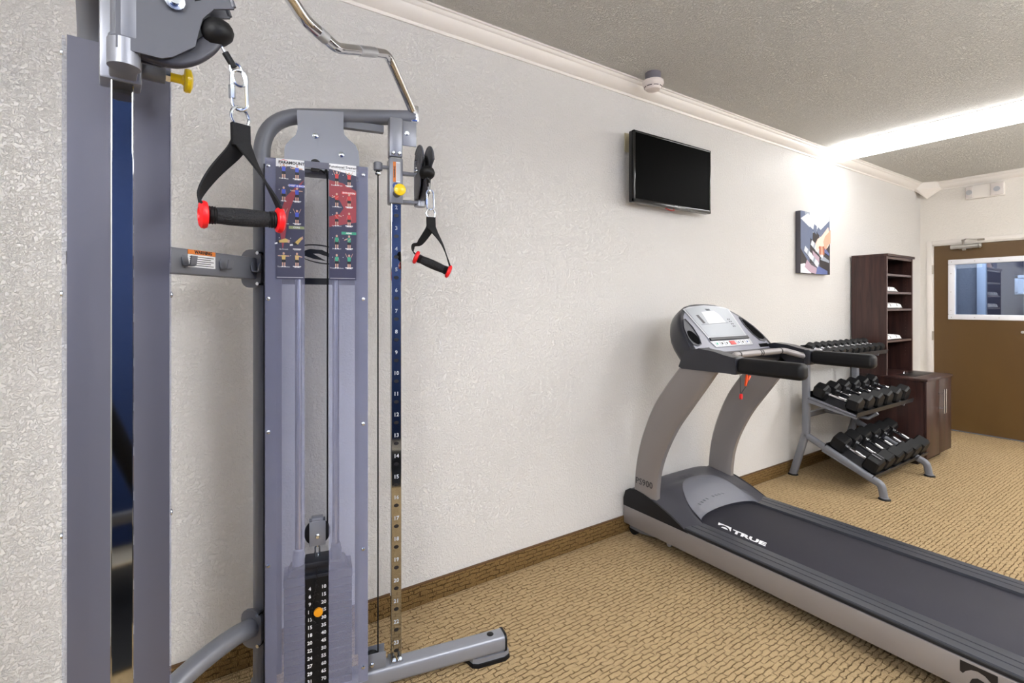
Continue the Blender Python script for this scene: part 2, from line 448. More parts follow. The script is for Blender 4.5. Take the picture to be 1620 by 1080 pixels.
# corner block of the crown moulding
b = MB().use('trim')
C0 = (L, D)
ps = [(0, 0), (-.20, 0), (-.20, -.03), (-.10, -.17), (0, -.20)]
AP = (-.09, -.09)
def pt(p, s, z): return (L + AP[0] + (p[0] - AP[0]) * s, D + AP[1] + (p[1] - AP[1]) * s, z)
rows = [[pt(p, 1, H) for p in ps], [pt(p, 1, H - .075) for p in ps], [pt(p, .92, H - .082) for p in ps], [pt(p, .60, H - .115) for p in ps], [pt(p, .02, H - .175) for p in ps]]
b.grid(rows, True); b.raw([rows[0][i] for i in range(5)], [[0, 1, 2, 3, 4]]); struct(b.build('trim_3', ang=20), 'pointed white corner block where the crown mouldings meet')
b = MB().use('carpet_base'); b.box((XL, D - .011, 0), (L, D, .096), .003); b.use(mat('base binding', rgb(92, 66, 38), .9)).box((XL, D - .013, .094), (L, D, .100), .001)
struct(b.build('baseboard_back'), 'brown carpet baseboard')
b = MB().use('carpet_base'); b.box((L - .011, YB, 0), (L, DY0 - .06, .096), .003); struct(b.build('baseboard_right'))
# door trim
b = MB().use('trim')
for y0, y1 in ((DY1, DY1 + .05), (DY0 - .05, DY0)): b.box((L - .012, y0, 0), (L + .01, y1, DH + .045), .003)
b.box((L - .012, DY0, DH), (L + .01, DY1, DH + .045), .003)
b.box((L + .0, DY1 - .012, 0), (L + .12, DY1, DH)); b.box((L, DY0, 0), (L + .12, DY0 + .012, DH)); b.box((L, DY0, DH - .012), (L + .12, DY1, DH))
struct(b.build('trim_4'), 'off-white door frame')

# door
dX = L + .004
dr = thing('door_1', (L, DY1, 0), None, None); dr['kind'] = 'structure'; dr['label'] = 'brown flush door with a white framed window'
wy0, wy1, wz0, wz1 = 1.235, 1.88, 1.216, 1.868
b = MB().use('door')
y0, y1 = DY0 + .014, DY1 - .014
b.box((dX, y0, .012), (dX + .04, y1, wz0 + .03)); b.box((dX, y0, wz1 - .03), (dX + .04, y1, DH - .015))
b.box((dX, y0, wz0 + .03), (dX + .04, wy0 + .03, wz1 - .03)); b.box((dX, wy1 - .03, wz0 + .03), (dX + .04, y1, wz1 - .03))
b.build('door_panel', dr)
b = MB().use('pvc'); fw = .055
X0 = dX - .012
b.box((X0, wy0, wz0), (dX + .05, wy1, wz0 + fw), .006); b.box((X0, wy0, wz1 - fw), (dX + .05, wy1, wz1), .006)
b.box((X0, wy0, wz0 + fw), (dX + .05, wy0 + fw, wz1 - fw), .006); b.box((X0, wy1 - fw, wz0 + fw), (dX + .05, wy1, wz1 - fw), .006)
wf = b.build('window_frame', dr)
b = MB().use('hinge')
for i in range(4):
    for zz in (wz0 + .025, wz1 - .025): b.cyl((X0 - .002, wy1 - .03 - i * .19, zz), (X0 + .002, wy1 - .03 - i * .19, zz), .004, seg=8)
for i in range(3): b.cyl((X0 - .002, wy1 - .025, wz0 + .1 + i * .2), (X0 + .002, wy1 - .025, wz0 + .1 + i * .2), .004, seg=8)
b.build('frame_screws', wf)
b = MB().use('pane'); b.box((dX + .02, wy0 + fw - .005, wz0 + fw - .005), (dX + .024, wy1 - fw + .005, wz1 - fw + .005)); b.build('window_pane', dr)
for zz in (1.72, .98, .24):
    b = MB().use('hinge'); b.cyl((L - .006, DY1 - .004, zz), (L - .006, DY1 - .004, zz + .1), .008, seg=10); b.box((L - .008, DY1 - .004, zz), (L + .001, DY1 + .018, zz + .1)); b.build('hinge', dr)
b = MB().use('alu'); b.cyl((dX, 1.30, 1.10), (dX - .012, 1.30, 1.10), .011, seg=16); b.lathe([(.014, 0), (.014, -.004), (.009, -.006)], (dX, 1.30, 1.10), (1, 0, 0), 16); b.build('lock_cylinder', dr)

# door closer
dc = thing('door_closer', (L - .03, 1.73, 1.96), 'silver overhead closer with folding arm mounted at the top of the brown door', 'door closer')
b = MB().use('alu'); b.cyl((L - .045, 1.62, 2.0), (L - .045, 1.845, 2.0), .024, seg=20); b.lathe([(.026, 0), (.026, .012), (.014, .02)], (L - .045, 1.615, 2.0), (0, -1, 0))
b.box((L - .05, 1.68, 1.975), (L + .002, 1.79, 2.02), .006); b.build('body', dc)
b = MB().use('alu'); b.lathe([(.016, 0), (.02, .01), (.014, .022), (0, .025)], (L - .045, 1.735, 1.98), (0, 0, -1)); b.build('spindle_cap', dc)
b = MB().use(mat('closer arm metal', rgb(132, 124, 114), .35, .7)); b.cyl((L - .045, 1.745, 2.01), (L - .045, 1.745, 2.062), .009, seg=12)
b.box((L - .055, 1.735, 2.055), (L - .035, 1.755, 2.075), .003)
b.tube([(L - .045, 1.745, 2.066), (L - .13, 1.70, 2.07), (L - .02, 1.61, 2.066)], 1, prof=rrect(.018, .007, .002)); b.box((L - .03, 1.58, 2.056), (L + .0, 1.635, 2.074), .003)
b.build('folding_arm', dc)

# emergency light
em = thing('emergency_light', (L, 1.575, 2.49), 'white two-lamp emergency light box high on the wall above the door', 'emergency light')
b = MB().use('trim'); b.box((L - .045, 1.423, 2.497), (L, 1.727, 2.637), .008); b.build('housing', em)
for ya, yb in ((1.428, 1.525), (1.662, 1.722)):
    b = MB().use('lamp_w'); b.box((L - .06, ya, 2.505), (L - .044, yb, 2.628), .006); hd = b.build('lamp_head', em)
    b = MB().use('silver_face')
    b.lathe([(.0, 0), (.022, .003), (.026, .005)], (L - .0605, (ya + yb) / 2, 2.566), (-1, 0, 0), 20); b.build('reflector', hd)

# corridor seen through the door window
b = MB().use('corr')
b.box((8.35, 1.9, 0), (8.45, 3.2, 2.6)); b.box((L + .13, 3.1, 0), (8.35, 3.2, 2.6)); b.box((L + .13, .1, 0), (8.35, .2, 2.6)); b.box((L + .02, .1, -.1), (8.45, 3.2, 0)); b.box((L + .13, .1, 2.6), (8.45, 3.2, 2.7)); b.box((8.35, .1, 2.05), (8.45, 1.9, 2.6))
struct(b.build('wall_corridor'))
b = MB().use(mat('dark corridor door', rgb(70, 66, 78), .6)); b.box((8.36, .1, 0), (8.45, 1.9, 2.05)); struct(b.build('door_2'), 'dark door across the corridor')
b = MB().use('lightblue')
b.box((8.30, 1.864, 0), (8.36, 1.947, 2.1), .004); b.box((8.30, .9, 2.02), (8.36, 1.947, 2.12), .004)
b.box((8.345, 1.585, 1.51), (8.365, 1.617, 1.73), .004); b.box((8.345, 1.25, 1.51), (8.365, 1.30, 1.73), .004); b.box((8.345, 1.25, 1.69), (8.365, 1.617, 1.73), .004); b.box((8.345, 1.25, 1.50), (8.365, 1.617, 1.53), .004); b.box((8.35, 1.25, 1.5), (8.362, 1.61, 1.7))
struct(b.build('trim_5'), 'pale door frame across the corridor')
b = MB().use('fill_corr'); b.box((7.5, .8, 2.56), (7.8, 2.0, 2.599)); tag(b.build('corridor_fill'), 'unseen fill panel added to light the corridor beyond the brown door', 'ceiling light')  # added glowing panel, only there to light the corridor

# ceiling light by the door, plus added fill lights out of view
def wrap_light(x, y0, y1, lens, label, drop=0.):
    r = thing('ceiling_light', (x, (y0 + y1) / 2, H - .09), label, 'ceiling light', 'wraparound fluorescent ceiling lights')
    w = .30 if drop else .15
    prof = [(-w, 0), (-w, -.035), (-w + .03, -.07), (-w + .07, -.085), (w - .07, -.085), (w - .03, -.07), (w, -.035), (w, 0)]
    b = MB().use(lens); b.prism(prof, (x, y0, H - .004 - drop), (1, 0, 0), (0, 0, 1), (0, y1 - y0, 0)); b.build('diffuser', r)
    if drop:
        for yy in (y0 + .15, y1 - .15):
            b = MB().use('trim'); b.cyl((x, yy, H - drop - .01), (x, yy, H), .008, seg=8); b.lathe([(.03, 0), (.03, -.01)], (x, yy, H), (0, 0, 1), 16); b.build('hanger', r)
    else:
        b = MB().use('trim'); b.box((x - w - .004, y0 - .004, H - .006), (x + w + .004, y1 + .004, H), .001); b.build('mounting_pan', r)
    return r
wrap_light(4.79, -.42, 2.02, 'lens', 'long bright wraparound ceiling light running out from the wall near the door')
wrap_light(1.20, -1.22, -.35, 'lens_fill', 'added hanging fill light overhead between the multi-gym and the blue panel', .42)  # added behind the camera to light the near part of the room
wrap_light(-.95, -1.22, -.35, 'fill_left', 'added hanging fill light nearest the left end wall', .42)  # added out of view to brighten the left wall
wrap_light(3.0, -1.22, -.35, 'fill_right', 'added hanging fill light over the rear end of the treadmill', .42)  # added out of view to brighten the treadmill and long wall
wrap_light(6.1, -1.22, -.35, 'lens_fill', 'added hanging fill light overhead on the door side of the room', .42)  # added out of view to brighten the door wall
# black mat and bench stand-ins added behind the camera for dark chrome-post reflections
b = MB().use('black'); b.box((-1.2, -1.24, 0), (2.4, -.30, .012), .004); tag(b.build('reflection_mat'), 'black mat added along the blue panel for the chrome reflections', 'mat')
bn = thing('reflection_bench', (.1, -.95, 0), 'black bench-shaped stand-in added behind the camera for the chrome reflections', 'bench')
b = MB().use('black'); b.box((-.35, -1.0, .40), (.05, -.72, .47), .02); b.build('seat_pad', bn)
b = MB().use('black'); b.box((-.14, -.04, 0), (.14, .04, .72), .02, X=T3(.22, -.86, .46) @ RZ(90) @ Matrix.Rotation(-.35, 4, 'X')); b.build('back_pad', bn)
for x in (-.28, .30):
    b = MB().use('grey'); b.box((x - .025, -1.08, .012), (x + .025, -.66, .05), .005); b.box((x - .025, -.89, .05), (x + .025, -.84, .42), .005); b.build('leg', bn)
b = MB().use('grey'); b.box((-.28, -.885, .36), (.34, -.845, .41), .005); b.build('frame', bn)

# smoke detector
sd = thing('smoke_detector', (2.30, 1.963, H), 'round white smoke detector on a grey ceiling box beside the crown moulding', 'smoke detector')
b = MB().use(mat('junction box', rgb(112, 108, 116), .5)); b.cyl((2.30, 1.963, H), (2.30, 1.963, H - .05), .045, seg=24); b.build('junction_box', sd)
b = MB().use('detector'); b.lathe([(.052, 0), (.060, .003), (.062, .016), (.056, .028), (.052, .031), (.052, .033), (.050, .034), (.050, .038), (.047, .044), (.040, .052), (.022, .056), (0, .057)], (2.30, 1.963, H - .046), (0, 0, -1), 36)
b.build('cover', sd)
b = MB().use('slot_dark')
for i in range(8):
    a0 = 2 * PI * i / 8
    pts = [(2.30 + .0495 * math.cos(a0 + k * .1), 1.963 + .0495 * math.sin(a0 + k * .1), H - .046 - .039) for k in range(7)]
    b.tube(pts, .0022, 6)
b.build('vent_slots', sd)

# blank wall plate behind tv
wp = MB().use('beige'); wp.box((2.236, D - .007, 2.305), (2.312, D, 2.42), .003); wp.cyl((2.274, D - .009, 2.40), (2.274, D - .006, 2.40), .003, seg=8); wp.cyl((2.274, D - .009, 2.325), (2.274, D - .006, 2.325), .003, seg=8)
tag(wp.build('wall_plate'), 'beige blank wall plate partly behind the left edge of the television', 'wall plate')

# television
tv = thing('television', (2.58, 2.05, 1.98), 'black flat screen television mounted high on the long wall', 'television')
tx0, tx1, tz0, tz1, ty = 2.213, 2.955, 1.985, 2.409, 2.030
b = MB().use('blackg'); b.box((tx0, ty + .004, tz0), (tx1, ty + .045, tz1), .008, 3)
b.box((tx0, ty, tz0), (tx1, ty + .02, tz0 + .022), .004); b.box((tx0, ty, tz1 - .014), (tx1, ty + .02, tz1), .004); b.box((tx0, ty, tz0), (tx0 + .014, ty + .02, tz1), .004); b.box((tx1 - .014, ty, tz0), (tx1, ty + .02, tz1), .004)
b.build('housing', tv)
b = MB().use('screen'); b.box((tx0 + .012, ty + .002, tz0 + .02), (tx1 - .012, ty + .006, tz1 - .012)); b.build('screen', tv)
b = MB().use('white'); b.text('LG', .012, (2.60, ty - .0006, tz0 + .011), (1, 0, 0), (0, 0, 1)); b.tube(ring((2.584, ty - .0004, tz0 + .011), (1, 0, 0), (0, 0, 1), .0045, .0045, 16), .0006, 5, closed=True); b.build('maker_logo', tv)
b = MB().use('black_tray'); b.box((2.48, ty + .044, 2.08), (2.70, D - .012, 2.30), .005); b.box((2.42, D - .014, 2.1), (2.76, D, 2.28), .003); b.build('wall_bracket', tv)
b = MB().use('red'); b.tube(spline([(2.54, 2.07, 1.986), (2.56, 2.05, 1.972), (2.60, 2.05, 1.975), (2.62, 2.07, 1.987)]), .0022, 6); b.build('cable_tie', tv)

# canvas print
cv = thing('canvas_print', (4.5, D, 1.64), 'canvas print of a hand lifting dumbbells hanging beside the dark shelf', 'picture')
cx0, cx1, cz0, cz1, cy = 4.25, 4.755, 1.640, 2.155, D - .042
m_dk = mat('print dark', rgb(40, 34, 38), .5)
b = MB().use(mat('canvas edge print', rgb(86, 84, 92), .6)); b.box((cx0, cy, cz0), (cx1, D - .001, cz1), .002); b.build('stretched_canvas', cv)
def colm(n, r, g, bl): return mat(n, rgb(r, g, bl), .45)
b = MB(); W_, H_ = cx1 - cx0, cz1 - cz0
ly = [0]
def art(m, poly):
    ly[0] += 1; poly = [(min(1, max(0, x)), min(1, max(0, y))) for x, y in poly]; b.use(m); b.prism([(x * W_, (1 - y) * H_) for x, y in poly], (cx0, cy - .0002 - .0002 * ly[0], cz0), (1, 0, 0), (0, 0, 1), (0, .0002 * ly[0], 0))
gA, gB, gC = colm('print grey blue', 150, 158, 172), colm('print pale', 208, 212, 220), colm('print slate', 92, 104, 132)
gD, gE, gF = colm('print white', 232, 230, 236), colm('print skin', 222, 164, 138), colm('print skin light', 240, 204, 188)
gG, gH, gI = colm('print pink grey', 178, 152, 168), colm('print skin shade', 176, 104, 78), colm('print blue', 88, 102, 156)
art(gA, [(0, 0), (1, 0), (1, .42), (0, .46)]); art(gC, [(0, 0), (.14, 0), (.18, .18), (0, .2)])
art(gB, [(.3, 0), (.98, 0), (.98, .12), (.6, .26), (.28, .12)]); art(gD, [(.62, .06), (.92, .1), (.72, .28), (.58, .2)])
art(gC, [(.6, .30), (.98, .08), (1, .42), (.66, .38)])
art(m_dk, [(0, .46), (.5, .3), (.62, .3), (.62, .8), (.0, .86)]); art(m_dk, [(.6, .4), (1, .38), (1, 1), (.68, 1)])
for cx_, cy_, s_ in ((.20, .42, .42), (.36, .32, .13), (.50, .25, .10), (.62, .28, .08)):
    art(gC, [(cx_ - s_, cy_ + s_ * .45), (cx_ - s_ * .5, cy_ - s_ * .7), (cx_ + s_ * .3, cy_ - s_ * .4), (cx_ + s_ * .2, cy_ + s_)])
    art(gB, [(cx_ - s_ * .5, cy_ - s_ * .7), (cx_ + s_ * .1, cy_ - s_ * .95), (cx_ + s_ * .9, cy_ - s_ * .4), (cx_ + s_ * .3, cy_ - s_ * .38)])
art(gD, [(.0, .86), (.12, .84), (.30, .93), (.34, 1), (0, 1)]); art(gG, [(.2, .78), (.34, .86), (.6, .92), (.5, 1), (.3, .98), (.12, .9)])
art(gG, [(.38, .62), (.62, .72), (.6, .84), (.42, .74)]); art(gI, [(.55, .86), (.9, .94), (.9, 1), (.5, 1)])
art(gA, [(.70, .68), (.96, .76), (.96, .80), (.66, .76)]); art(gI, [(.70, .56), (.78, .54), (.96, .64), (.96, .68), (.76, .62), (.74, .74), (.68, .72)])
for (xa, ya, xb, yb, w) in ((.12, .60, .58, .86, .045), (.34, .49, .74, .70, .045)):
    dx, dy = xb - xa, yb - ya; l_ = math.hypot(dx, dy); nx, ny = -dy / l_, dx / l_
    art(gB, [(xa + nx * w, ya + ny * w), (xb + nx * w, yb + ny * w), (xb - nx * w, yb - ny * w), (xa - nx * w, ya - ny * w)])
    for k in (.18, .4, .62, .82):
        px_, py_ = xa + dx * k, ya + dy * k
        art(gD if k in (.4, .82) else gA, [(px_ + nx * w * 1.15, py_ + ny * w * 1.15), (px_ + dx * .1 + nx * w, py_ + dy * .1 + ny * w), (px_ + dx * .1 - nx * w, py_ + dy * .1 - ny * w), (px_ - nx * w * 1.15, py_ - ny * w * 1.15)])
art(gF, [(1, .42), (.92, .2), (.70, .36), (.56, .42), (.48, .50), (.50, .60), (.55, .62), (.60, .54), (.66, .56), (.78, .52), (.82, .58), (.9, .54), (1, .44)])
art(gE, [(1, .24), (.8, .36), (.74, .46), (.78, .56), (.84, .58), (.9, .5), (1, .46)])
for xf in (.60, .66, .72): art(gH if xf != .66 else gE, [(xf, .53), (xf + .055, .54), (xf + .06, .66), (xf + .03, .69), (xf, .66)])
b.build('printed_picture', cv)

# ================================================================== FUNCTIONAL TRAINER
ft = thing('functional_trainer', (.03, 1.66, 0), 'grey twin-tower cable multi-gym with chrome posts and pull-up bar at the left', 'exercise machine')
TR = T3(.223, 1.857, 0) @ RZ(-11.5) @ Matrix.Diagonal((1, -1, 1, 1))
TL = T3(-.170, 1.473, 0) @ RZ(-84.5)
UH = .525      # u of the pulley head

def person(b, x, z, o, s, shirt, pose, sc=1.):
    """small printed figure; x to the reader's right"""
    A = (s, 0, 0); Z = (0, 0, 1)
    def quad(m, pts): b.use(m); b.flat([(x * 1 + px * sc, z + pz * sc) for px, pz in pts], o, A, Z)
    if pose == 'plank':
        quad('tan_print', [(-.012, .0), (.004, .006), (.010, .003), (.008, -.004), (-.010, -.005)]); quad('skin_print', [(.008, .004), (.014, .002), (.013, -.005), (.008, -.004)])
        quad('black_print', [(-.014, 0), (-.010, .001), (-.009, -.006), (-.014, -.006)]); quad('white', [(-.02, -.006), (-.014, -.004), (-.014, -.008), (-.02, -.009)]); return
    if pose == 'crouch':
        quad('tan_print', [(-.006, -.004), (.008, .010), (.012, .006), (.002, -.008)]); quad('skin_print', [(.008, .009), (.013, .013), (.014, .006), (.010, .004)])
        quad('black_print', [(-.010, -.004), (-.004, -.002), (.002, -.009), (-.006, -.010)]); quad('white', [(-.016, -.008), (-.010, -.007), (-.009, -.011), (-.016, -.012)]); return
    quad(shirt, [(-.0045, .008), (.0045, .008), (.0036, -.003), (-.0036, -.003)])
    quad('black_print', [(-.004, -.003), (.004, -.003), (.0045, -.010), (-.0045, -.010)])
    quad('skin_print', [(-.004, -.010), (-.0008, -.010), (-.0012, -.019), (-.0034, -.019)]); quad('skin_print', [(.0008, -.010), (.004, -.010), (.0034, -.019), (.0012, -.019)])
    quad('white', [(-.0045, -.019), (-.001, -.019), (-.001, -.0215), (-.005, -.0215)]); quad('white', [(.001, -.019), (.0045, -.019), (.005, -.0215), (.001, -.0215)])
    quad('skin_print', [(.0026 * math.cos(t * PI / 4), .0118 + .0032 * math.sin(t * PI / 4)) for t in range(8)])
    arms = {'out': ((-.013, .006), (.013, .006)), 'up': ((-.009, .017), (.009, .017)), 'down': ((-.006, -.004), (.006, -.004)), 'fwd': ((-.012, .002), (-.003, .0)), 'side': ((.004, -.003), (.012, .004))}[pose]
    for (ex, ez), sx in zip(arms, (-.004, .004)):
        quad('skin_print', [(sx, .0075), (ex, ez + .0012), (ex, ez - .0012), (sx, .0045)])

def placard(T, s, ua, ub, red_first, rows, heads, title, parent):
    zt, zb = 1.842, 1.458
    w0 = .1215
    uc = (ua + ub) / 2; W = ub - ua
    b = MB(T).use('navy'); b.box((ua, w0, zb), (ub, w0 + .0012, zt))
    pl = b.build('exercise_placard', parent)
    b = MB(T)
    X = (s, 0, 0); Z = (0, 0, 1)
    def o(k): return (uc, w0 + .0014 + k * .0002, 0)
    hw = W / 2
    b.use('white'); b.flat([(-hw, zt), (hw, zt), (hw, zt - (.032 if not red_first else .032)), (0, zt - .022), (-hw, zt - .026)] if not title.startswith('F') else [(-hw, zt), (hw, zt), (hw, zt - .034), (-hw, zt - .018)], o(0), X, Z)
    b.use('placard_red')
    if title.startswith('F'):
        b.flat([(-hw, zt - .055), (0, zt - .062), (hw, zt - .085), (hw, zt - .19), (0, zt - .20), (-hw, zt - .21), (-hw, zt - .175), (-.01, zt - .165), (.003, zt - .145), (-.01, zt - .12), (-hw, zt - .108)], o(0), X, Z)
    else:
        b.flat([(hw, zt - .062), (.02, zt - .10), (-.004, zt - .17), (-.016, zt - .26), (-.022, zt - .29), (-.032, zt - .22), (-.028, zt - .17), (-.012, zt - .12), (.012, zt - .092)], o(0), X, Z)
    # heading
    if title.startswith('F'):
        b.use('black_print').text(title, .0115, (uc - 0 * s, w0 + .0019, zt - .0095), X, Z, bold=.0001)
        b.flat([(-.012, zt - .0150), (hw - .004, zt - .0185), (hw - .004, zt - .0197), (-.012, zt - .0162)], o(2), X, Z)
    else:
        b.use('black_print').text(title, .0125, (uc + .004 * s, w0 + .0019, zt - .012), X, Z, bold=.0004)
        b.use('red_print').flat([(-.034, zt - .008), (-.02, zt - .002), (-.004, zt - .006), (-.02, zt - .0045)], o(2), X, Z)
    for (z, mt, tx) in heads:
        b.use(mt).flat([(-.004, zt - z + .0045), (hw, zt - z + .0045), (hw, zt - z - .0045), (-.004, zt - z - .0045)], o(1), X, Z)
        b.use('white').text(tx, .0075, (uc + (hw - .004) / 2 * s, w0 + .0019, zt - z), X, Z, bold=.0002)
    for (z, shirt, pA, pB, cap) in rows:
        person(b, -.019, zt - z, o(3), s, shirt, pA, 1.3); person(b, .020, zt - z, o(3), s, shirt, pB, 1.3)
        b.use('white').text(cap, .0058, (uc - .019 * s, w0 + .0021, zt - z - .027), X, Z)
        b.flat([(.008, zt - z - .024), (.032, zt - z - .024), (.032, zt - z - .0265), (.008, zt - z - .0265)], o(2), X, Z)
        b.flat([(.011, zt - z - .028), (.030, zt - z - .028), (.030, zt - z - .029), (.011, zt - z - .029)], o(2), X, Z)
        for dx in (-.033, .0): b.flat([(dx, zt - z + .010), (dx + .002, zt - z + .010), (dx + .002, zt - z + .008), (dx, zt - z + .008)], o(2), X, Z)
    b.flat([(-hw + .003, zb + .006), (hw - .003, zb + .006), (hw - .003, zb + .005), (-hw + .003, zb + .005)], o(2), X, Z)
    b.build('printed_figures', pl)

def tower(T, s):
    U, Wv, Z = (1, 0, 0), (0, 1, 0), (0, 0, 1)
    b = MB(T).use('grey'); b.tube(fillet([(0, 0, .05), (0, 0, 2.012), (.515, 0, 2.078)], .15, 12), .0265, 20); fr = b.build('frame_tube', ft)
    b = MB(T).use('chrome'); b.box((.497, -.02, 2.055), (.527, .022, 2.118), .006); b.cyl((.512, .022, 2.09), (.512, .03, 2.09), .008, seg=10); b.build('bar_clamp', fr)
    # under-bracket
    b = MB(T).use('grey'); b.box((.25, -.012, 2.005), (.40, .012, 2.03)); b.build('arm_stiffener', fr)
    # base
    b = MB(T).use('grey_light')
    b.tube([(-.06, .045, .062), (.852, .045, .062)], 1, prof=rrect(.066, .064, .018), up=(0, 0, 1)); bs = b.build('base_tube', ft)
    b = MB(T).use('grey'); b.box((-.055, -.045, 0), (.05, .09, .03), .006); b.box((-.035, -.035, .03), (.035, .03, .11), .006); b.build('base_foot', bs)
    b = MB(T).use('black'); b.tube([(.850, .045, .062), (.858, .045, .062)], 1, prof=rrect(.070, .068, .018), up=(0, 0, 1)); b.build('end_cap', bs)
    pad = [(.70, .02), (.72, .072), (.74, .082), (.85, .082), (.872, .07), (.875, .02)]
    b = MB(T).use('black'); b.prism([(x, y) for x, y in pad], (0, 0, 0), U, Wv, (0, 0, .014)); b.build('rubber_pad', bs)
    b = MB(T).use('grey_light'); b.prism([(x * .97 + .024, y * .93) for x, y in pad], (0, 0, .014), U, Wv, (0, 0, .017)); b.build('foot_bracket', bs)
    b = MB(T).use('black'); b.lathe([(.013, 0), (.013, .002), (.009, .003)], (.80, .045, .093), (0, 0, 1)); b.build('plug', bs)
    # mounting plate with two bolts
    pl = [(.110, 2.03), (.258, 2.045), (.258, 1.985), (.262, 1.965), (.280, 1.948), (.298, 1.934), (.308, 1.912), (.311, 1.885), (.311, 1.835), (.071, 1.835), (.071, 1.892), (.076, 1.910), (.090, 1.928), (.106, 1.945), (.112, 1.965)]
    b = MB(T).use('grey_light'); b.prism(pl, (0, .046, 0), U, Z, (0, .005, 0)); mp = b.build('mounting_plate', ft)
    for u, z in ((.167, 1.95), (.251, 1.895)):
        b = MB(T).use('zinc'); b.lathe([(.0095, 0), (.0095, .002), (.0065, .003), (.0065, .008), (.004, .0095)], (u, .051, z), Wv, 12); b.build('bolt', mp)
    b = MB(T).use('blackg'); b.cyl((.167, .03, 1.852), (.167, .062, 1.852), .016, seg=20); b.box((.153, .055, 1.825), (.181, .112, 1.85), .003); b.build('top_pulley', mp)
    # shroud: two channels
    zb_, zt_ = .10, 1.843
    b = MB(T).use('cover')
    b.box((.329, -.028, zb_), (.332, .1185, zt_)); b.box((.302, .1155, zb_), (.331, .1185, zt_)); b.box((.302, -.028, zb_), (.331, -.025, zt_))
    oc = b.build('outer_channel', ft)
    b = MB(T).use('cover')
    b.box((.030, -.028, zb_), (.033, .1185, zt_)); b.box((.020, .1155, zb_), (.052, .1185, zt_)); b.box((.030, -.028, zb_), (.060, -.025, zt_))
    ic = b.build('inner_channel', ft)
    b = MB(T).use('black'); b.box((.014, .03, zb_), (.030, .112, zt_ - .02)); b.build('edge_seal', ic)
    for ch, uu in ((oc, .317), (ic, .028)):
        for z in (1.815, 1.395, .973, .55, .15):
            b = MB(T).use('zinc'); b.lathe([(.0065, 0), (.006, .002), (.003, .0035), (0, .004)], (uu, .1214, z), Wv, 10); b.build('screw', ch)
    for z in (1.815, 1.395, .973, .55, .15):
        b = MB(T).use('zinc'); b.lathe([(.006, 0), (.005, .003), (0, .004)], (.317, -.0343, z), (0, -1, 0), 10); b.build('screw', oc)
    b = MB(T).use('cover'); b.box((.052, .1185, 1.822), (.302, .1215, 1.843)); b.box((.033, -.02, 1.823), (.329, .04, 1.838), .002); b.build('top_bridge', ft)
    for ua, ub in ((.0185, .135), (.208, .3335)):
        b = MB(T).use('clear'); b.box((ua, .1188, zb_), (ub, .1212, zt_ - .002)); b.build('clear_front_panel', ft)
    b = MB(T).use('clear_rear'); b.box((.034, -.0345, zb_), (.334, -.0305, zt_ - .004)); rp = b.build('rear_panel', ft)
    b = MB(T).use('black_print')
    c = (.190, -.0295, 1.555); A = (s, 0, 0)
    def arc(a0, a1, ra, rb, wid, n=18, tilt=-.12):
        o_ = []; i_ = []
        for k in range(n + 1):
            t = math.radians(a0 + (a1 - a0) * k / n); w_ = wid * math.sin(PI * k / n) + .0008
            x, y = ra * math.cos(t), rb * math.sin(t); o_.append((x, y + tilt * x)); x, y = (ra - w_) * math.cos(t), (rb - w_) * math.sin(t); i_.append((x, y + tilt * x))
        b.flat(o_ + i_[::-1], c, A, Z)
    arc(-170, 10, .085, .034, .004); arc(10, 190, .085, .034, .004)
    b.flat([(-.075, .004), (-.04, .018), (.0, .016), (.03, .002), (.06, -.018), (.02, -.008), (-.01, .002), (-.03, .002), (.012, -.022), (.03, -.026), (-.03, -.016), (-.06, -.006)], c, A, Z)
    b.flat([(-.13, -.085), (.13, -.085), (.13, -.108), (-.13, -.108)], c, A, Z)
    b.build('maker_emblem', rp)
    # placards (reader's left one carries the maker name)
    L_, R_ = ((.050, .1335), (.209, .2945)) if s > 0 else ((.209, .2945), (.050, .1335))
    placard(T, s, L_[0], L_[1], False,
            [(.036, 'blue_print', 'up', 'out', 'Chest Press'), (.108, 'blue_print', 'down', 'out', 'Pec Fly'), (.180, 'blue_print', 'up', 'up', 'Lat Pulldown'), (.262, 'tan_print', 'plank', 'crouch', 'Ab Crunch'), (.318, 'tan_print', 'out', 'side', 'Torso Rotation')],
            [(.084, 'blue_print', 'CHEST & BACK'), (.218, 'olive_print', 'CORE')], 'PARAMOUNT', ft)
    placard(T, s, R_[0], R_[1], True,
            [(.044, 'red_print', 'up', 'up', 'Shoulder Press'), (.115, 'red_print', 'fwd', 'down', 'Lateral Raise'), (.178, 'red_print', 'side', 'down', 'Upright Row'), (.254, 'green_print', 'down', 'fwd', 'Biceps Curl'), (.318, 'green_print', 'down', 'up', 'Triceps Pushdown')],
            [(.094, 'red_print', 'SHOULDERS'), (.228, 'green_print', 'ARMS')], 'Functional Trainer', ft)
    # weight stack
    b = MB(T).use('plate'); b.box((.070, .0, .452), (.285, .095, .480), .003); b.prism([(.082, .480), (.273, .480), (.262, .500), (.225, .505), (.13, .505), (.093, .500)], (0, .012, 0), U, Z, (0, .07, 0))
    b.box((.135, .02, .50), (.215, .092, .520), .004)
    ws = b.build('weight_stack', ft)
    for uu, mm in ((.115, 'grey_light'), (.233, 'plate')):
        b = MB(T).use(mm); b.lathe([(.019, 0), (.019, .035), (.016, .04), (.016, .052), (.0135, .055)], (uu, .048, .500), Z); b.build('rod_bushing', ws)
    for i in range(14):
        z = .4500 - i * .0255
        b = MB(T).use('plate'); b.box((.072, .002, z - .0240), (.283, .095, z), .002, 1); b.use('black'); b.cyl((.172, .094, z - .012), (.172, .0975, z - .012), .005, seg=8)
        b.build('weight_plate', ws)
    b = MB(T).use('black'); b.box((.137, .095, .110), (.208, .0962, .470)); ns = b.build('number_strip', ws)
    b = MB(T).use('white')
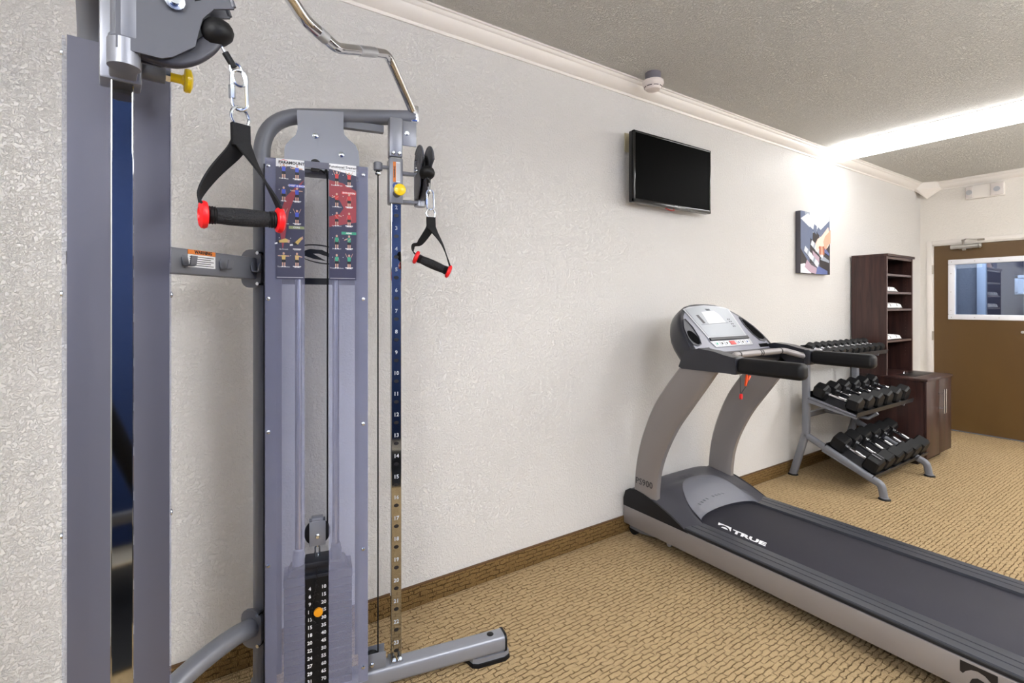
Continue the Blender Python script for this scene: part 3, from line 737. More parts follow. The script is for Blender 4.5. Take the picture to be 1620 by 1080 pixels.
    kg = [4, 6, 9, 11, 13, 15, 18, 20, 22, 24, 27, 29, 31]
    for i in range(13):
        z = .4365 - i * .0255
        b.text(str(10 + 5 * i), .0155, (.172 + s * .021, .0966, z), (s, 0, 0), Z, bold=.0003)
    b.build('pound_numbers', ns)
    b = MB(T).use('white')
    for i in range(13):
        z = .4365 - i * .0255; b.text(str(kg[i]), .0155, (.172 - s * .022, .0966, z), (s, 0, 0), Z, bold=.0003)
    b.build('kilogram_numbers', ns)
    for uu in (.115, .233):
        b = MB(T).use('steel'); b.cyl((uu, .048, .12), (uu, .048, 1.835), .0115, seg=16); b.build('guide_rod', ft)
    # stack pulley, hook, selector pin
    b = MB(T).use('grey_light'); b.box((.148, .064, .562), (.200, .068, .645), .002); b.box((.148, .032, .562), (.200, .036, .645), .002); b.box((.155, .034, .640), (.193, .066, .655), .003)
    sp = b.build('stack_pulley', ft)
    b = MB(T).use('black'); b.lathe([(.034, 0), (.041, .002), (.041, .006), (.035, .011), (.041, .016), (.041, .020), (.034, .022)], (.174, .039, .602), Wv); b.build('pulley_wheel', sp)
    b = MB(T).use('zinc'); b.lathe([(.008, 0), (.008, .003), (.005, .005), (.005, .009)], (.174, .068, .595), Wv, 12); b.build('bolt', sp)
    b = MB(T).use('zinc'); b.cyl((.174, .05, .57), (.174, .05, .553), .006, seg=10); b.tube(oval((.174, .05, .536), U, Z, .007, .020), .0028, 8, closed=True); b.tube(oval((.176, .05, .515), Wv, Z, .006, .014), .0022, 8, closed=True); b.build('snap_hook', sp)
    b = MB(T).use('black'); pts = []
    base = spline([(.174, .098, .502), (.170, .108, .455), (.160, .108, .40), (.155, .106, .352), (.168, .106, .326)], 14)
    for i, p in enumerate(base): pts.append(p + Vector((.0022 * math.cos(i * 2.2), .0, .0022 * math.sin(i * 2.2))))
    b.tube(pts, .0021, 6); b.build('pin_lanyard', ws)
    b = MB(T).use('orange'); b.lathe([(.006, 0), (.006, .012), (.0135, .014), (.0145, .018), (.0135, .022), (0, .023)], (.176, .098, .366), Wv, 24); b.build('selector_pin', ws)
    # stack cables
    b = MB(T).use('black'); b.tube(spline([(.206, .05, .60), (.206, .05, 1.2), (.206, .05, 1.79), (.196, .05, 1.825), (.183, .05, 1.836)]), .0026, 8); b.build('stack_cable', ft)
    # chrome post
    up = .4375
    b = MB(T).use('post'); b.box((up - .018, .030, .09), (up + .018, .060, 2.04), .0020, 3); po = b.build('adjustment_post', ft, ang=12)
    b = MB(T).use('black_print')
    for k in range(23):
        z = 1.770 - k * .0743 + .0
        if z > 1.735: continue
        b.raw([(up + .0088 * math.cos(t * PI / 8), .0602, z + .0065 * math.sin(t * PI / 8)) for t in range(16)], [list(range(16))])
    b.build('pin_holes', po)
    b = MB(T).use('etched')
    for k in range(22):
        z = 1.6957 - k * .0743
        b.text(str(k + 2), .019, (up, .0603, z + .0285), (s, 0, 0), Z, bold=.0003)
    b.build('hole_numbers', po)
    b = MB(T).use('grey'); b.box((up - .024, .012, .089), (up + .024, .064, .098), .002); b.use('zinc')
    for du in (-.009, .011): b.lathe([(.0075, 0), (.0075, .004), (.005, .005), (.005, .016)], (up + du, .066, .106), (0, .8, .6), 10)
    b.build('post_foot', po)
    b = MB(T).use('grey_light'); b.box((up - .025, .020, 1.905), (up + .021, .068, 2.045), .004); ps_ = b.build('post_top_sleeve', po)
    b = MB(T).use('grey_light'); b.box((up + .021, .040, 1.955), (up + .075, .046, 2.045), .001); b.use('zinc'); b.lathe([(.0085, 0), (.0085, .003), (.006, .004), (.006, .009)], (up + .040, .046, 2.0), Wv, 12)
    b.build('gusset_plate', po)
    for du in (-.012, .009):
        b = MB(T).use('zinc'); b.lathe([(.007, 0), (.007, .003), (.005, .005), (.005, .01)], (up + du, .068, 1.917), Wv, 10); b.build('sleeve_bolt', po)
    # carriage
    b = MB(T).use('grey_light'); b.box((up - .026, .016, 1.738), (up + .022, .071, 1.900), .004)
    b.box((up + .02, .034, 1.846), (UH, .058, 1.858), .003); b.box((up + .02, .028, 1.742), (UH + .004, .064, 1.754), .003)
    b.cyl((up - .026, .047, 1.868), (.385, .047, 1.868), .007, seg=10)
    b.cyl((UH, .046, 1.736), (UH, .046, 1.775), .021, seg=20)
    ca = b.build('carriage', ft)
    b = MB(T).use('grey'); b.lathe([(.0, 0), (.013, .001), (.0155, .004), (.0155, .028), (.013, .031), (0, .032)], (.375, .047, 1.852), Z); b.use('black'); b.cyl((.375, .047, 1.853), (.375, .047, 1.838), .007, seg=8); b.use('zinc'); b.lathe([(.009, 0), (.011, .003), (.011, .008), (.009, .01)], (.375, .047, 1.838), Z, 6)
    b.build('cable_anchor', ca)
    b = MB(T).use('label_orange'); b.box((up - .013, .071, 1.813), (up - .003, .0716, 1.885)); b.use('white'); b.box((up - .0028, .071, 1.813), (up + .012, .0716, 1.885)); b.use('black_print')
    b.text('WARNING', .0085, (up - .008, .0719, 1.849), (0, 0, 1), (-s, 0, 0), bold=.0002)
    for k in range(5): b.box((up - .0005 + k * .0025, .0716, 1.817), (up + .0003 + k * .0025, .0718, 1.881))
    b.build('warning_label', ca)
    b = MB(T).use('blue_print2'); b.lathe([(.011, 0), (.011, .0008)], (up - .004, .071, 1.800), Wv, 24); b.use('white'); b.text('+', .014, (up - .004, .0722, 1.800), (s, 0, 0), Z, bold=.0004); b.build('round_sticker', ca)
    b = MB(T).use('grey'); b.lathe([(.014, 0), (.014, .035)], (up, .069, 1.772), Wv, 20); b.use('zinc'); b.lathe([(.0105, .035), (.0105, .042)], (up, .069, 1.772), Wv, 6); b.build('knob_barrel', ca)
    b = MB(T).use('yellow'); b.lathe([(.0075, .0), (.0075, .018), (.010, .021), (.019, .022), (.0205, .025), (.0195, .031), (.012, .034), (0, .0345)], (up, .110, 1.772), Wv, 28); b.build('pull_knob', ca)
    # pulley head
    cz, cw, R = 1.850, .108, .086
    outl = [(cw + R * math.cos(math.radians(a)), cz + R * math.sin(math.radians(a))) for a in range(14, 142, 7)] + [(.036, 1.895), (.036, 1.757), (.092, 1.757), (.106, 1.764), (.136, 1.790), (.140, 1.812), (.146, 1.838), (.162, 1.860)]
    holes = []
    for a0 in range(26, 150, 17):
        o_, i_ = [], []
        for k in range(7):
            r_ = .030 + .046 * k / 6; a = math.radians(a0 + 26 * (k / 6) ** 1.2); wd = .0042 * math.sin(PI * (k + .6) / 7.2) / r_ * 1.0
            o_.append((cw + r_ * math.cos(a + wd), cz + r_ * math.sin(a + wd))); i_.append((cw + r_ * math.cos(a - wd), cz + r_ * math.sin(a - wd)))
        holes.append(o_ + i_[::-1])
    b = MB(T).use('grey'); b.cyl((UH, .046, 1.776), (UH, .046, 1.93), .0165, seg=20); b.cyl((UH, .046, 1.777), (UH, .046, 1.781), .019, seg=20)
    b.box((UH - .02, .040, 1.775), (UH + .02, .062, 1.90), .003)
    hd = b.build('pulley_head', ft)
    for du in (-.0175, .0175):
        b = MB(T).use('guard'); b.plate(outl, holes, (UH + du, 0, 0), Wv, Z, .004)
        rim = [(UH + du, cw + R * math.cos(math.radians(a)), cz + R * math.sin(math.radians(a))) for a in range(16, 130, 6)]
        b.tube(rim, .0042, 8)
        b.build('guard_plate', hd)
    b = MB(T).use('black'); b.lathe([(.050, 0), (.060, .003), (.060, .007), (.052, .012), (.060, .017), (.060, .021), (.050, .024)], (UH - .012, cw - .01, cz), U, 32); b.build('pulley_wheel', hd)
    b = MB(T).use('zinc'); b.lathe([(.013, -.030), (.013, -.028), (.008, -.0275)][::-1] if False else [(.008, -.0335), (.008, -.027), (.014, -.0265), (.014, -.0238), (.004, -.0237), (.004, .0237), (.014, .0238), (.014, .0265), (.008, .027), (.008, .0335)], (UH, cw, cz), U, 14); b.build('axle_bolt', hd)
    b = MB(T).use('charcoal'); b.tube(spline([(UH, .062, 1.772), (UH, .10, 1.768), (UH, .130, 1.780), (UH, .155, 1.805), (UH, .170, 1.835)]), 1, prof=rrect(.030, .016, .006), up=(1, 0, 0)); b.build('lower_guard', hd)
    b = MB(T).use('black'); b.lathe([(0, -.024), (.010, -.0225), (.019, -.017), (.0255, -.008), (.027, 0), (.0255, .008), (.020, .015), (.010, .019), (0, .020)], (UH, .168, 1.830), (0, .45, -.89), 28); b.build('rubber_bumper', hd)
    # cable end, sleeve and eye
    b = MB(T).use('zinc'); b.tube([(UH, .172, 1.818), (UH, .188, 1.790), (UH, .193, 1.784)], .0024, 8); b.tube(oval((UH, .200, 1.770), (0, .95, .3), (0, .3, -.95), .0085, .019), .0026, 8, closed=True); b.build('cable_end', ft)
    b = MB(T).use('black'); b.cyl((UH, .181, 1.802), (UH, .1945, 1.781), .0055, seg=12); b.build('cable_sleeve', ft)
    # outside cable to the base
    b = MB(T).use('black'); b.cyl((.375, .047, 1.840), (.375, .047, .12), .0025, seg=8); b.build('tower_cable', ft)
    b = MB(T).use('grey'); b.box((.335, .066, .093), (.400, .070, .150), .002); b.box((.335, .022, .093), (.400, .026, .150), .002); pb = b.build('base_pulley', ft)
    b = MB(T).use('black'); b.lathe([(.026, 0), (.029, .004), (.024, .012), (.029, .020), (.026, .024)], (.352, .034, .117), Wv); b.build('pulley_wheel', pb)
    b = MB(T).use('zinc'); b.lathe([(.008, 0), (.008, .003), (.005, .005), (.005, .009)], (.352, .070, .114), Wv, 12); b.build('bolt', pb)

tower(TR, 1); tower(TL, -1)

# cross beams
PR, PL = Vector((.223, 1.857, 0)), Vector((-.170, 1.473, 0))
ax = (PL - PR).normalized(); nrm = Vector((ax.y, -ax.x, 0))     # towards the user side
if nrm.y > 0: nrm = -nrm
ln = (PL - PR).length
TB = Matrix((( -ax.x, nrm.x, 0, PR.x), (-ax.y, nrm.y, 0, PR.y), (0, 0, 1, 0), (0, 0, 0, 1)))   # x: right, y: user side; origin right upright
TB = Matrix(((-ax.x, nrm.x, 0, PL.x), (-ax.y, nrm.y, 0, PL.y), (0, 0, 1, 0), (0, 0, 0, 1)))
b = MB(TB).use('grey'); b.box((.04, -.02, 1.459), (ln - .04, .02, 1.529), .005); bm_ = b.build('cross_beam', ft)
for x in (.034, ln - .040):
    b = MB(TB).use('grey')
    b.tube([(x - .010, 0, 1.494), (x - .002, 0, 1.494)], 1, prof=rrect(.075, .125, .03), up=(0, 0, 1)); b.tube([(x, 0, 1.494), (x + .007, 0, 1.494)], 1, prof=rrect(.068, .118, .03), up=(0, 0, 1)); b.use('zinc')
    for dz in (-.05, .05): b.cyl((x - .014, .026, 1.494 + dz), (x + .013, .026, 1.494 + dz), .006, seg=8)
    b.build('flange_plate', bm_)
for xh in (.225, .355, .482):
    b = MB(TB).use('grey'); b.box((xh - .006, .018, 1.475), (xh + .006, .021, 1.512), .001)
    b.tube(fillet([(xh, .02, 1.505), (xh, .025, 1.482), (xh, .048, 1.482), (xh, .052, 1.508)], .008, 5), 1, prof=rrect(.020, .004, .001)); b.build('hook', bm_)
b = MB(TB).use('white'); b.box((.235, .0203, 1.480), (.330, .0210, 1.515)); b.use('label_orange'); b.box((.235, .0205, 1.5155), (.330, .0214, 1.528)); b.use('black_print')
b.text('WARNING', .0125, (.287, .0217, 1.522), (1, 0, 0), (0, 0, 1), bold=.0004)
for k in range(5): b.box((.241, .0210, 1.508 - k * .006), (.324 - (k % 2) * .01, .0212, 1.510 - k * .006))
b.build('warning_label', bm_)
b = MB(TB).use('grey_light'); b.tube(spline([(.03, 0, .315), (.12, 0, .335), (ln / 2, 0, .350), (ln - .12, 0, .338), (ln - .03, 0, .312)]), .029, 20); lb = b.build('lower_cross_tube', ft)
for x in (.034, ln - .040):
    b = MB(TB).use('grey')
    b.tube([(x - .010, 0, .315), (x - .002, 0, .315)], 1, prof=rrect(.075, .125, .03), up=(0, 0, 1)); b.tube([(x, 0, .315), (x + .007, 0, .315)], 1, prof=rrect(.068, .118, .03), up=(0, 0, 1)); b.use('zinc')
    for dz in (-.05, .05): b.cyl((x - .014, .026, .315 + dz), (x + .013, .026, .315 + dz), .006, seg=8)
    b.build('flange_plate', lb)

# pull-up bar
W1, W2 = Vector((.7277, 1.7543, 0)), Vector((-.1206, .9604, 0))
half = [(0, 2.088), (.165, 2.196), (.205, 2.205), (.37, 2.127), (.44, 2.086), (.47, 2.084)]
full = half + [(1 - s_, z_) for s_, z_ in half[::-1]]
def bp_(s_, z_): p = W1.lerp(W2, s_); return Vector((p.x, p.y, z_))
path = [bp_(*q) for q in [(0, 2.085), (.185, 2.212), (.44, 2.083), (.56, 2.083), (.815, 2.212), (1, 2.085)]]
fp_ = fillet(path, [.07, .12, .12, .07], 10)
b = MB().use('chrome'); b.tube(fp_, .0150, 20); pb = b.build('pull_up_bar', ft)
def sub(pa, pb_): return [bp_(*pa), bp_(*pb_)]
def on(s_):   # point on straight segments
    pts = [(0, 2.085), (.185, 2.212), (.44, 2.083), (.56, 2.083), (.815, 2.212), (1, 2.085)]
    for (a, za), (c, zc) in zip(pts, pts[1:]):
        if a <= s_ <= c: return bp_(s_, za + (zc - za) * (s_ - a) / (c - a))
for a, c in ((.262, .345), (.655, .738), (.485, .515)):
    b = MB().use('knurl'); b.tube([on(a), on(c)], .0158, 20); b.build('knurled_grip', pb)

# cable handles (hang from the trainer)
def make_handle(tilt=0., first=True):
    h = thing('cable_handle', (0, 0, 0), 'x', 'cable handle', 'stirrup cable handles on the multi-gym')
    TG = T3(0, 0, -.182) @ Matrix.Rotation(math.radians(tilt), 4, 'Y') @ T3(0, 0, .182)
    dz = .06 * math.sin(math.radians(tilt))
    X, Y, Z = (1, 0, 0), (0, 1, 0), (0, 0, 1)
    b = MB().use('zinc'); b.tube(oval((0, 0, .036), (1, 0, 0), (0, 0, 1), .0115, .034), .0030, 10, closed=True)
    b.tube([(-.0115, 0, .020), (-.0115, 0, .042)], .0054, 6); b.build('quick_link', h)
    b = MB().use('zinc'); b.tube(ring((0, 0, -.010), (.9, .44, 0), (0, 0, 1), .0165, .017), .0027, 10, closed=True); b.build('ring', h)
    def ribbon(b, pts, wdir, wid, th):
        pts = [Vector(p) for p in pts]; rows = []
        for i, p in enumerate(pts):
            t = (pts[min(i + 1, len(pts) - 1)] - pts[max(i - 1, 0)]).normalized(); w = Vector(wdir[i]) if isinstance(wdir, list) else Vector(wdir)
            w = (w - t * w.dot(t)).normalized(); n = t.cross(w).normalized()
            rows.append([p + w * wid / 2 + n * th / 2, p - w * wid / 2 + n * th / 2, p - w * wid / 2 - n * th / 2, p + w * wid / 2 - n * th / 2])
        b.grid(rows, True); b.raw(rows[0], [[0, 1, 2, 3]]); b.raw(rows[-1], [[0, 1, 2, 3]])
    b = MB().use('webbing')
    ribbon(b, [(0, 0, -.022), (0, 0, -.060)], (.96, .28, 0), .030, .009)
    L_ = spline([(-.002, .004, -.055), (-.012, .006, -.072), (-.040, .006, -.108), (-.060, .004, -.142 + dz), (-.064, .0, -.160 + dz), (-.052, 0, -.176 + dz)], 5)
    n = len(L_); ribbon(b, L_, [Vector((.95, .3, 0)).lerp(Vector((0, 1, 0)), min(1, i / n * 1.15)) for i in range(n)], .030, .0035)
    R_ = spline([(.002, -.004, -.055), (.012, -.006, -.075), (.036, -.006, -.118), (.056, -.003, -.155 - dz), (.060, 0, -.176 - dz)], 5)
    n = len(R_); ribbon(b, R_, [Vector((.95, -.3, 0)).lerp(Vector((0, 1, 0)), min(1, .25 + i / n * 1.1)) for i in range(n)], .025, .0035)
    b.build('strap', h)
    b = MB(TG).use('grip'); b.lathe([(.010, -.044), (.0135, -.040), (.0150, -.02), (.0155, 0), (.0150, .02), (.0135, .040), (.010, .044)], (0, 0, -.182), X, 24)
    b.build('grip', h)
    for sx in (-1, 1):
        b = MB(TG).use('black'); b.lathe([(.0125, .040), (.0150, .042), (.0135, .044), (.0155, .046), (.0140, .048), (.0155, .050), (.012, .053)], (0, 0, -.182), (sx, 0, 0), 24); b.build('grip_end', h)
        b = MB(TG).use('red'); pts = [(.015, .052), (.0215, .054), (.0232, .058), (.0225, .062), (.0185, .065), (.0120, .066), (.0100, .062), (.0100, .052), (.015, .052)]
        b.lathe(pts, (0, 0, -.182), (sx, 0, 0), 30); b.build('red_collar', h)
    return h
hL = make_handle()
hR = make_handle(25)
pL = TL @ Vector((UH, .2035, 1.708)); pR = TR @ Vector((UH + .004, .205, 1.694))
hL.location = pL; hL.rotation_euler = (0, math.radians(-1.5), math.radians(5.5))
hR.location = pR; hR.rotation_euler = (0, math.radians(-2), math.radians(-22))
hL['label'] = 'near black stirrup handle with red collars hanging from the left tower of the multi-gym'
hR['label'] = 'small far black stirrup handle with red collars hanging from the right tower of the multi-gym'

# ================================================================== TREADMILL  (x across, y towards the wall, origin front centre on floor)
tm = thing('treadmill', (2.615, 1.2, 0), 'grey and black treadmill facing the long wall under the television', 'treadmill')
TT = T3(2.615, 2.115, 0) @ Matrix.Diagonal((1, -1, 1, 1))      # local (x, t, z), t away from wall
zr = .19; TL_ = 2.03; hw = .40
def icon(b, o, ax, ay, k):
    """slanted bar with an arch below, width ~1"""
    b.flat([(x * k, y * k) for x, y in [(-.5, .32), (.5, .32), (.5, -.36), (.43, -.36), (.40, -.18), (.31, 0), (.17, .12), (-.02, .17), (-.2, .12), (-.34, .0), (-.42, -.12), (-.5, -.08)]], o, ax, ay)
    b.flat([(x * k, y * k) for x, y in [(-.24, -.36), (-.17, -.17), (-.02, -.07), (.14, -.10), (.26, -.22), (.28, -.36)]], o, ax, ay)
for sx in (-1, 1):
    b = MB(TT).use('rail_silver')
    b.box((sx * (hw - .028), 0.0, .066), (sx * hw, TL_, zr - .018), .004)
    sr = b.build('side_rail', tm)
    b = MB(TT).use('charcoal2'); b.box((sx * (hw - .030), .42, zr - .018), (sx * (hw - .002), TL_, zr - .004), .004); b.build('rail_trim', sr)
    b = MB(TT).use('footrail')
    prof = [(.255, zr - .016), (.258, zr), (.300, zr + .001), (.302, zr - .0015), (.306, zr - .0015), (.308, zr + .001), (.340, zr + .001), (.342, zr - .0015), (.346, zr - .0015), (.348, zr + .001), (.385, zr), (.390, zr - .006), (.394, zr - .005), (.398, zr - .016)]
    b.prism([(sx * x, z) for x, z in prof], (0, .40, 0), (1, 0, 0), (0, 0, 1), (0, TL_ - .44, 0)); b.build('foot_rail', tm)
    b = MB(TT).use('charcoal2'); b.box((sx * .25, TL_ - .05, .06), (sx * (hw + .004), TL_ + .02, zr + .006), .012, 3); b.build('rear_end_cap', tm)
    b = MB(TT).use('black'); b.cyl((sx * (hw - .06), TL_ - .1, 0), (sx * (hw - .06), TL_ - .1, .068), .025); b.build('rear_foot', tm)
    # front lift leg and wheel
    b = MB(TT).use('grey'); b.tube([(sx * (hw - .05), .02, .045), (sx * (hw - .05), .10, .04), (sx * (hw - .05), .30, .075)], 1, prof=rrect(.03, .035, .008), up=(1, 0, 0)); b.box((sx * (hw - .07), .25, .05), (sx * (hw - .03), .45, .075), .004); lg = b.build('lift_leg', tm)
    b = MB(TT).use('black'); b.cyl((sx * (hw - .035), .045, .033), (sx * (hw - .062), .045, .033), .033, seg=24); b.build('transport_wheel', lg)
    b = MB(TT).use('grey_light'); b.cyl((sx * (hw - .03), .31, .05), (sx * (hw - .06), .31, .05), .016, seg=20); b.build('roller', lg)
b = MB(TT).use('black_print')
def tword(b, o, ax, ay, k):
    icon(b, o, ax, ay, k)
# big side logo (reader sees t growing to the right on the near side)
o_ = Vector((-hw - .0008, 1.60, .133))
icon(b, o_, (0, 1, 0), (0, 0, 1), .095)
b.text('TRUE', .085, o_ + Vector((0, .075, -.004)), (0, 1, .0), (0, .12, 1), align='LEFT', ext=.0002, bold=.002)
b.build('side_logo', bpy.data.objects['side_rail'])
b = MB(TT).use('belt'); b.box((-.262, .36, zr - .022), (.262, TL_ - .03, zr - .012), .004); bt = b.build('running_belt', tm)
b = MB(TT).use('white'); o_ = Vector((-.180, .525, zr - .0105)); 
# logo reads along the deck from the near side: letters' up points across the belt
icon(b, o_, (.0, 1, 0), (.85, -.45, 0), .077)
b.text('TRUE', .066, o_ + Vector((-.012, .055, 0)), (0, 1.12, 0), (.80, -.30, 0), align='LEFT', ext=.0002, bold=.003)
b.build('belt_logo', bt)
b = MB(TT).use('black'); b.box((-.36, .1, .05), (.36, TL_ - .06, .165), .01); b.build('deck', tm)

# motor hood (height field)
def hood_z(x, t):
    ax_ = abs(x); e = hood_end(x)
    tp_ = t if t < .18 else .18 + (t - .18) * (.455 - .18) / (e - .18)
    prof = [(0, .235), (.035, .285), (.09, .300), (.20, .285), (.33, .243), (.455, zr)]
    z = zr
    for (a, za), (c, zc) in zip(prof, prof[1:]):
        if a <= tp_ <= c + 1e-6: z = za + (zc - za) * (tp_ - a) / (c - a); break
    k = max(0, min(1, (.455 - tp_) / .2)) ** .7
    if ax_ > .30: z -= (ax_ - .30) * .16
    else: z += .022 * (1 - (ax_ / .30) ** 4) * min(1, tp_ / .08) * k
    if tp_ > .18:
        q = 1 - (x / .262) ** 2
        if q > 0: z += .030 * (q ** .6) * math.sin(PI * min(1, (tp_ - .18) / .275))
    return z
def hood_end(x):
    ax_ = abs(x)
    if ax_ >= .262: return .455
    return .455 - .085 * math.sqrt(max(0, 1 - (ax_ / .262) ** 2))
b = MB(TT).use('charcoal'); rows = []
nx, ntt = 48, 26
for j in range(ntt + 1):
    row = []
    for i in range(nx + 1):
        x = -.398 + .796 * i / nx; e = hood_end(x); t = .002 + (e - .002) * j / ntt
        row.append((x, t, hood_z(x, t)))
    rows.append(row)
b.grid(rows)
sk = [[p for p in r] for r in (rows[-1],)][0]
b.grid([sk, [(p[0], p[1] - .004, max(zr - .012, p[2] - .05)) for p in sk]])
b.grid([[(p[0], p[1], .19) for p in rows[0]], rows[0]])
hd = b.build('motor_hood', tm, ang=50, weld=True)
b = MB(TT).use(colm('hood bulge plastic', 98, 99, 108)); rows = []
for j in range(15):
    row = []
    for i in range(31):
        v = j / 14; x0_ = .262 * (-1 + 2 * i / 30); e = hood_end(x0_) + .004; st = .455 - .27 * math.sqrt(max(0, 1 - (x0_ / .262) ** 2)); t = st + (e - st) * v
        t = min(t, e); row.append((x0_, t, hood_z(x0_, min(t, hood_end(x0_))) + .0035))
    rows.append(row)
b.grid(rows); b.build('hood_bulge', hd, ang=60)
for sx in (-1, 1):
    b = MB(TT).use('charcoal2')
    sp_ = [(0, .172), (0, .215), (.015, .262), (.045, .283), (.09, .288), (.15, .281), (.25, .258), (.34, .226), (.42, .19), (.455, .172)]
    b.prism(sp_, (sx * (hw - .012), 0, 0), (0, 1, 0), (0, 0, 1), (sx * .0125, 0, 0)); b.build('hood_side_cover', hd)
b = MB(TT).use(colm('hood lettering', 46, 46, 54))
b.text('TRUE', .05, (-.03, .17, hood_z(-.03, .15) + .006), (1, 0, 0), (0, -1, .12), ext=.0003)
for k in range(9):
    xk = -.16 + k * .03
    if k in (4,): continue
    zk = max(hood_z(xk + q, hood_end(xk) - .03 + w) for q in (-.004, .004) for w in (-.012, 0, .012)) + .0036
    b.box((xk - .0022, hood_end(xk) - .040, zk), (xk + .0022, hood_end(xk) - .022, zk + .0008))
b.build('hood_lettering', hd)

# uprights
def upright(sx):
    # centre line (t,z) and half width
    cl = [(.148, .25, .079), (.151, .33, .079), (.168, .45, .080), (.210, .585, .084), (.283, .74, .090), (.372, .87, .091), (.480, 1.01, .086), (.54, 1.085, .08)]
    pts = spline([(0, t, z) for t, z, w in cl], 5); ws = spline([(0, 0, w) for t, z, w in cl], 5)
    rows = []
    x0_, x1_ = sx * .325, sx * .392
    for i, p in enumerate(pts):
        tg = (pts[min(i + 1, len(pts) - 1)] - pts[max(i - 1, 0)]).normalized(); n = Vector((0, tg.z, -tg.y))   # towards user
        w = ws[i].z; bev = .012; r = []
        xc, hx = (x0_ + x1_) / 2, abs(x1_ - x0_) / 2
        hxx = min(hx, .034)
        for (px_, pn) in [(-hxx, -w + bev), (-hxx + bev, -w), (hxx - bev, -w), (hxx, -w + bev), (hxx, w - bev * 2), (hxx - bev * 1.6, w), (-hxx + bev * 1.6, w), (-hxx, w - bev * 2)]:
            r.append(Vector((xc + px_, p.y, p.z)) + n * pn)
        rows.append(r)
    b = MB(TT).use('upright'); b.grid(rows, True); b.raw(rows[0], [list(range(8))]); b.raw(rows[-1], [list(range(8))])
    return b.build('upright', tm, ang=40)
uL = upright(-1); uR = upright(1)
b = MB(TT).use('black_print'); b.text('PS900', .052, (-.3935, .153, .345), (0, 1, 0), (0, 0, 1), ext=.0003); b.build('model_lettering', uL)

# console : face frame  (x, v, n)
ang_ = math.radians(48); Fv = Vector((0, -math.cos(ang_), math.sin(ang_))); Fn = Vector((0, math.sin(ang_), math.cos(ang_))); F0 = Vector((0, .51, 1.10))
def fc(x, v, n=0): return F0 + Vector((x, 0, 0)) + Fv * v + Fn * n
half_o = [(0, .384), (.06, .383), (.12, .376), (.18, .362), (.235, .336), (.285, .296), (.33, .245), (.365, .19), (.385, .13), (.392, .07), (.395, .03), (.395, .0), (.385, -.03)]
outl = half_o + [(-x, v) for x, v in half_o[::-1][:-1]]
def off(pt_, k):     # shrink toward centre
    return (pt_[0] * k, .17 + (pt_[1] - .17) * k)
rows = []
for k, n in ((.90, 0.0), (.965, -.001), (.99, -.008), (1.0, -.022), (1.0, -.055), (.985, -.085), (.93, -.112), (.80, -.125)):
    rows.append([fc(*off(p, k), n) for p in outl])
b = MB(TT).use('dark_grey'); b.grid(rows, True)
b.use('console_face').raw([fc(*off(p, .90), 0.0002) for p in outl], [list(range(len(outl)))]); b.use('dark_grey').raw(rows[-1], [list(range(len(outl)))])
# lower yoke to the arms
yk = [(.395, 1.045), (.415, 1.035), (.72, 1.040), (.72, 1.118), (.66, 1.128), (.60, 1.142), (.52, 1.150), (.43, 1.13)]
for sx in (-1, 1):
    b.prism(yk, (sx * .325, 0, 0), (0, 1, 0), (0, 0, 1), (sx * .072, 0, 0))
b.box((-.33, .42, 1.045), (.33, .56, 1.118), .02)
co = b.build('console', tm, ang=40)
b = MB(TT).use('silver_face'); b.prism([(-.222, .334), (-.15, .352), (0, .362), (.15, .352), (.222, .334), (.182, .110), (-.188, .110)], fc(0, 0, .001), (1, 0, 0), Fv, Fn * .003); b.build('face_plate', co)
b = MB(TT).use('lcd'); b.prism([(-.205, .33), (-.10, .350), (0, .355), (.10, .350), (.205, .33), (.172, .128), (-.178, .128)], fc(0, 0, .004), (1, 0, 0), Fv, Fn * .0015); ds = b.build('display_panel', co)
b = MB(TT).use(colm('display dark print', 60, 66, 76)); b.text('TRUE', .018, fc(0, .325, .0062), (1, 0, 0), Fv, ext=.0003, bold=.0004)
b.use('white').prism([(-.075, .31), (.05, .315), (.075, .29), (.08, .225), (-.09, .22)], fc(0, 0, .0056), (1, 0, 0), Fv, Fn * .0004)
b.use('black_print').flat([(-.150, .285), (-.125, .287), (-.115, .225), (-.140, .223)], fc(0, 0, .0060), (1, 0, 0), Fv)
for k in range(4):
    for j in (0, 1): b.flat([(.118 + j * .016, .19 + k * .018), (.128 + j * .016, .19 + k * .018), (.128 + j * .016, .199 + k * .018), (.118 + j * .016, .199 + k * .018)], fc(0, 0, .0060), (1, 0, 0), Fv)
b.tube([fc(-.16, .215, .006), fc(.10, .222, .006)], .0007, 5)
b.build('display_print', ds)
b = MB(TT).use('black_print'); b.prism([(-.186, .118), (.182, .118), (.182, .100), (-.186, .100)], fc(0, 0, .002), (1, 0, 0), Fv, Fn * .008); b.build('ledge', co)
b = MB(TT).use('silver_face'); b.prism([(-.196, .097), (.189, .097), (.178, .056), (-.180, .056)], fc(0, 0, .001), (1, 0, 0), Fv, Fn * .003); bs_ = b.build('button_strip', co)
b = MB(TT)
for k, (x, c_) in enumerate(((-.15, 'green_print'), (-.105, 'black_print'), (-.06, 'black_print'), (-.005, 'red_print'), (.055, 'blue_print2'), (.095, 'white'), (.140, 'blue_print2'))):
    w_ = .024 if c_ == 'red_print' else .013
    b.use('white' if c_ != 'red_print' else 'red_print').prism([(x - w_, .090), (x + w_, .090), (x + w_, .064), (x - w_, .064)], fc(0, 0, .004), (1, 0, 0), Fv, Fn * .002)
    b.use(c_ if c_ != 'white' else 'black_print').prism([(x - w_ * .5, .084), (x + w_ * .5, .084), (x + w_ * .4, .070), (x - w_ * .6, .070)], fc(0, 0, .006), (1, 0, 0), Fv, Fn * .0006)
b.build('buttons', bs_)
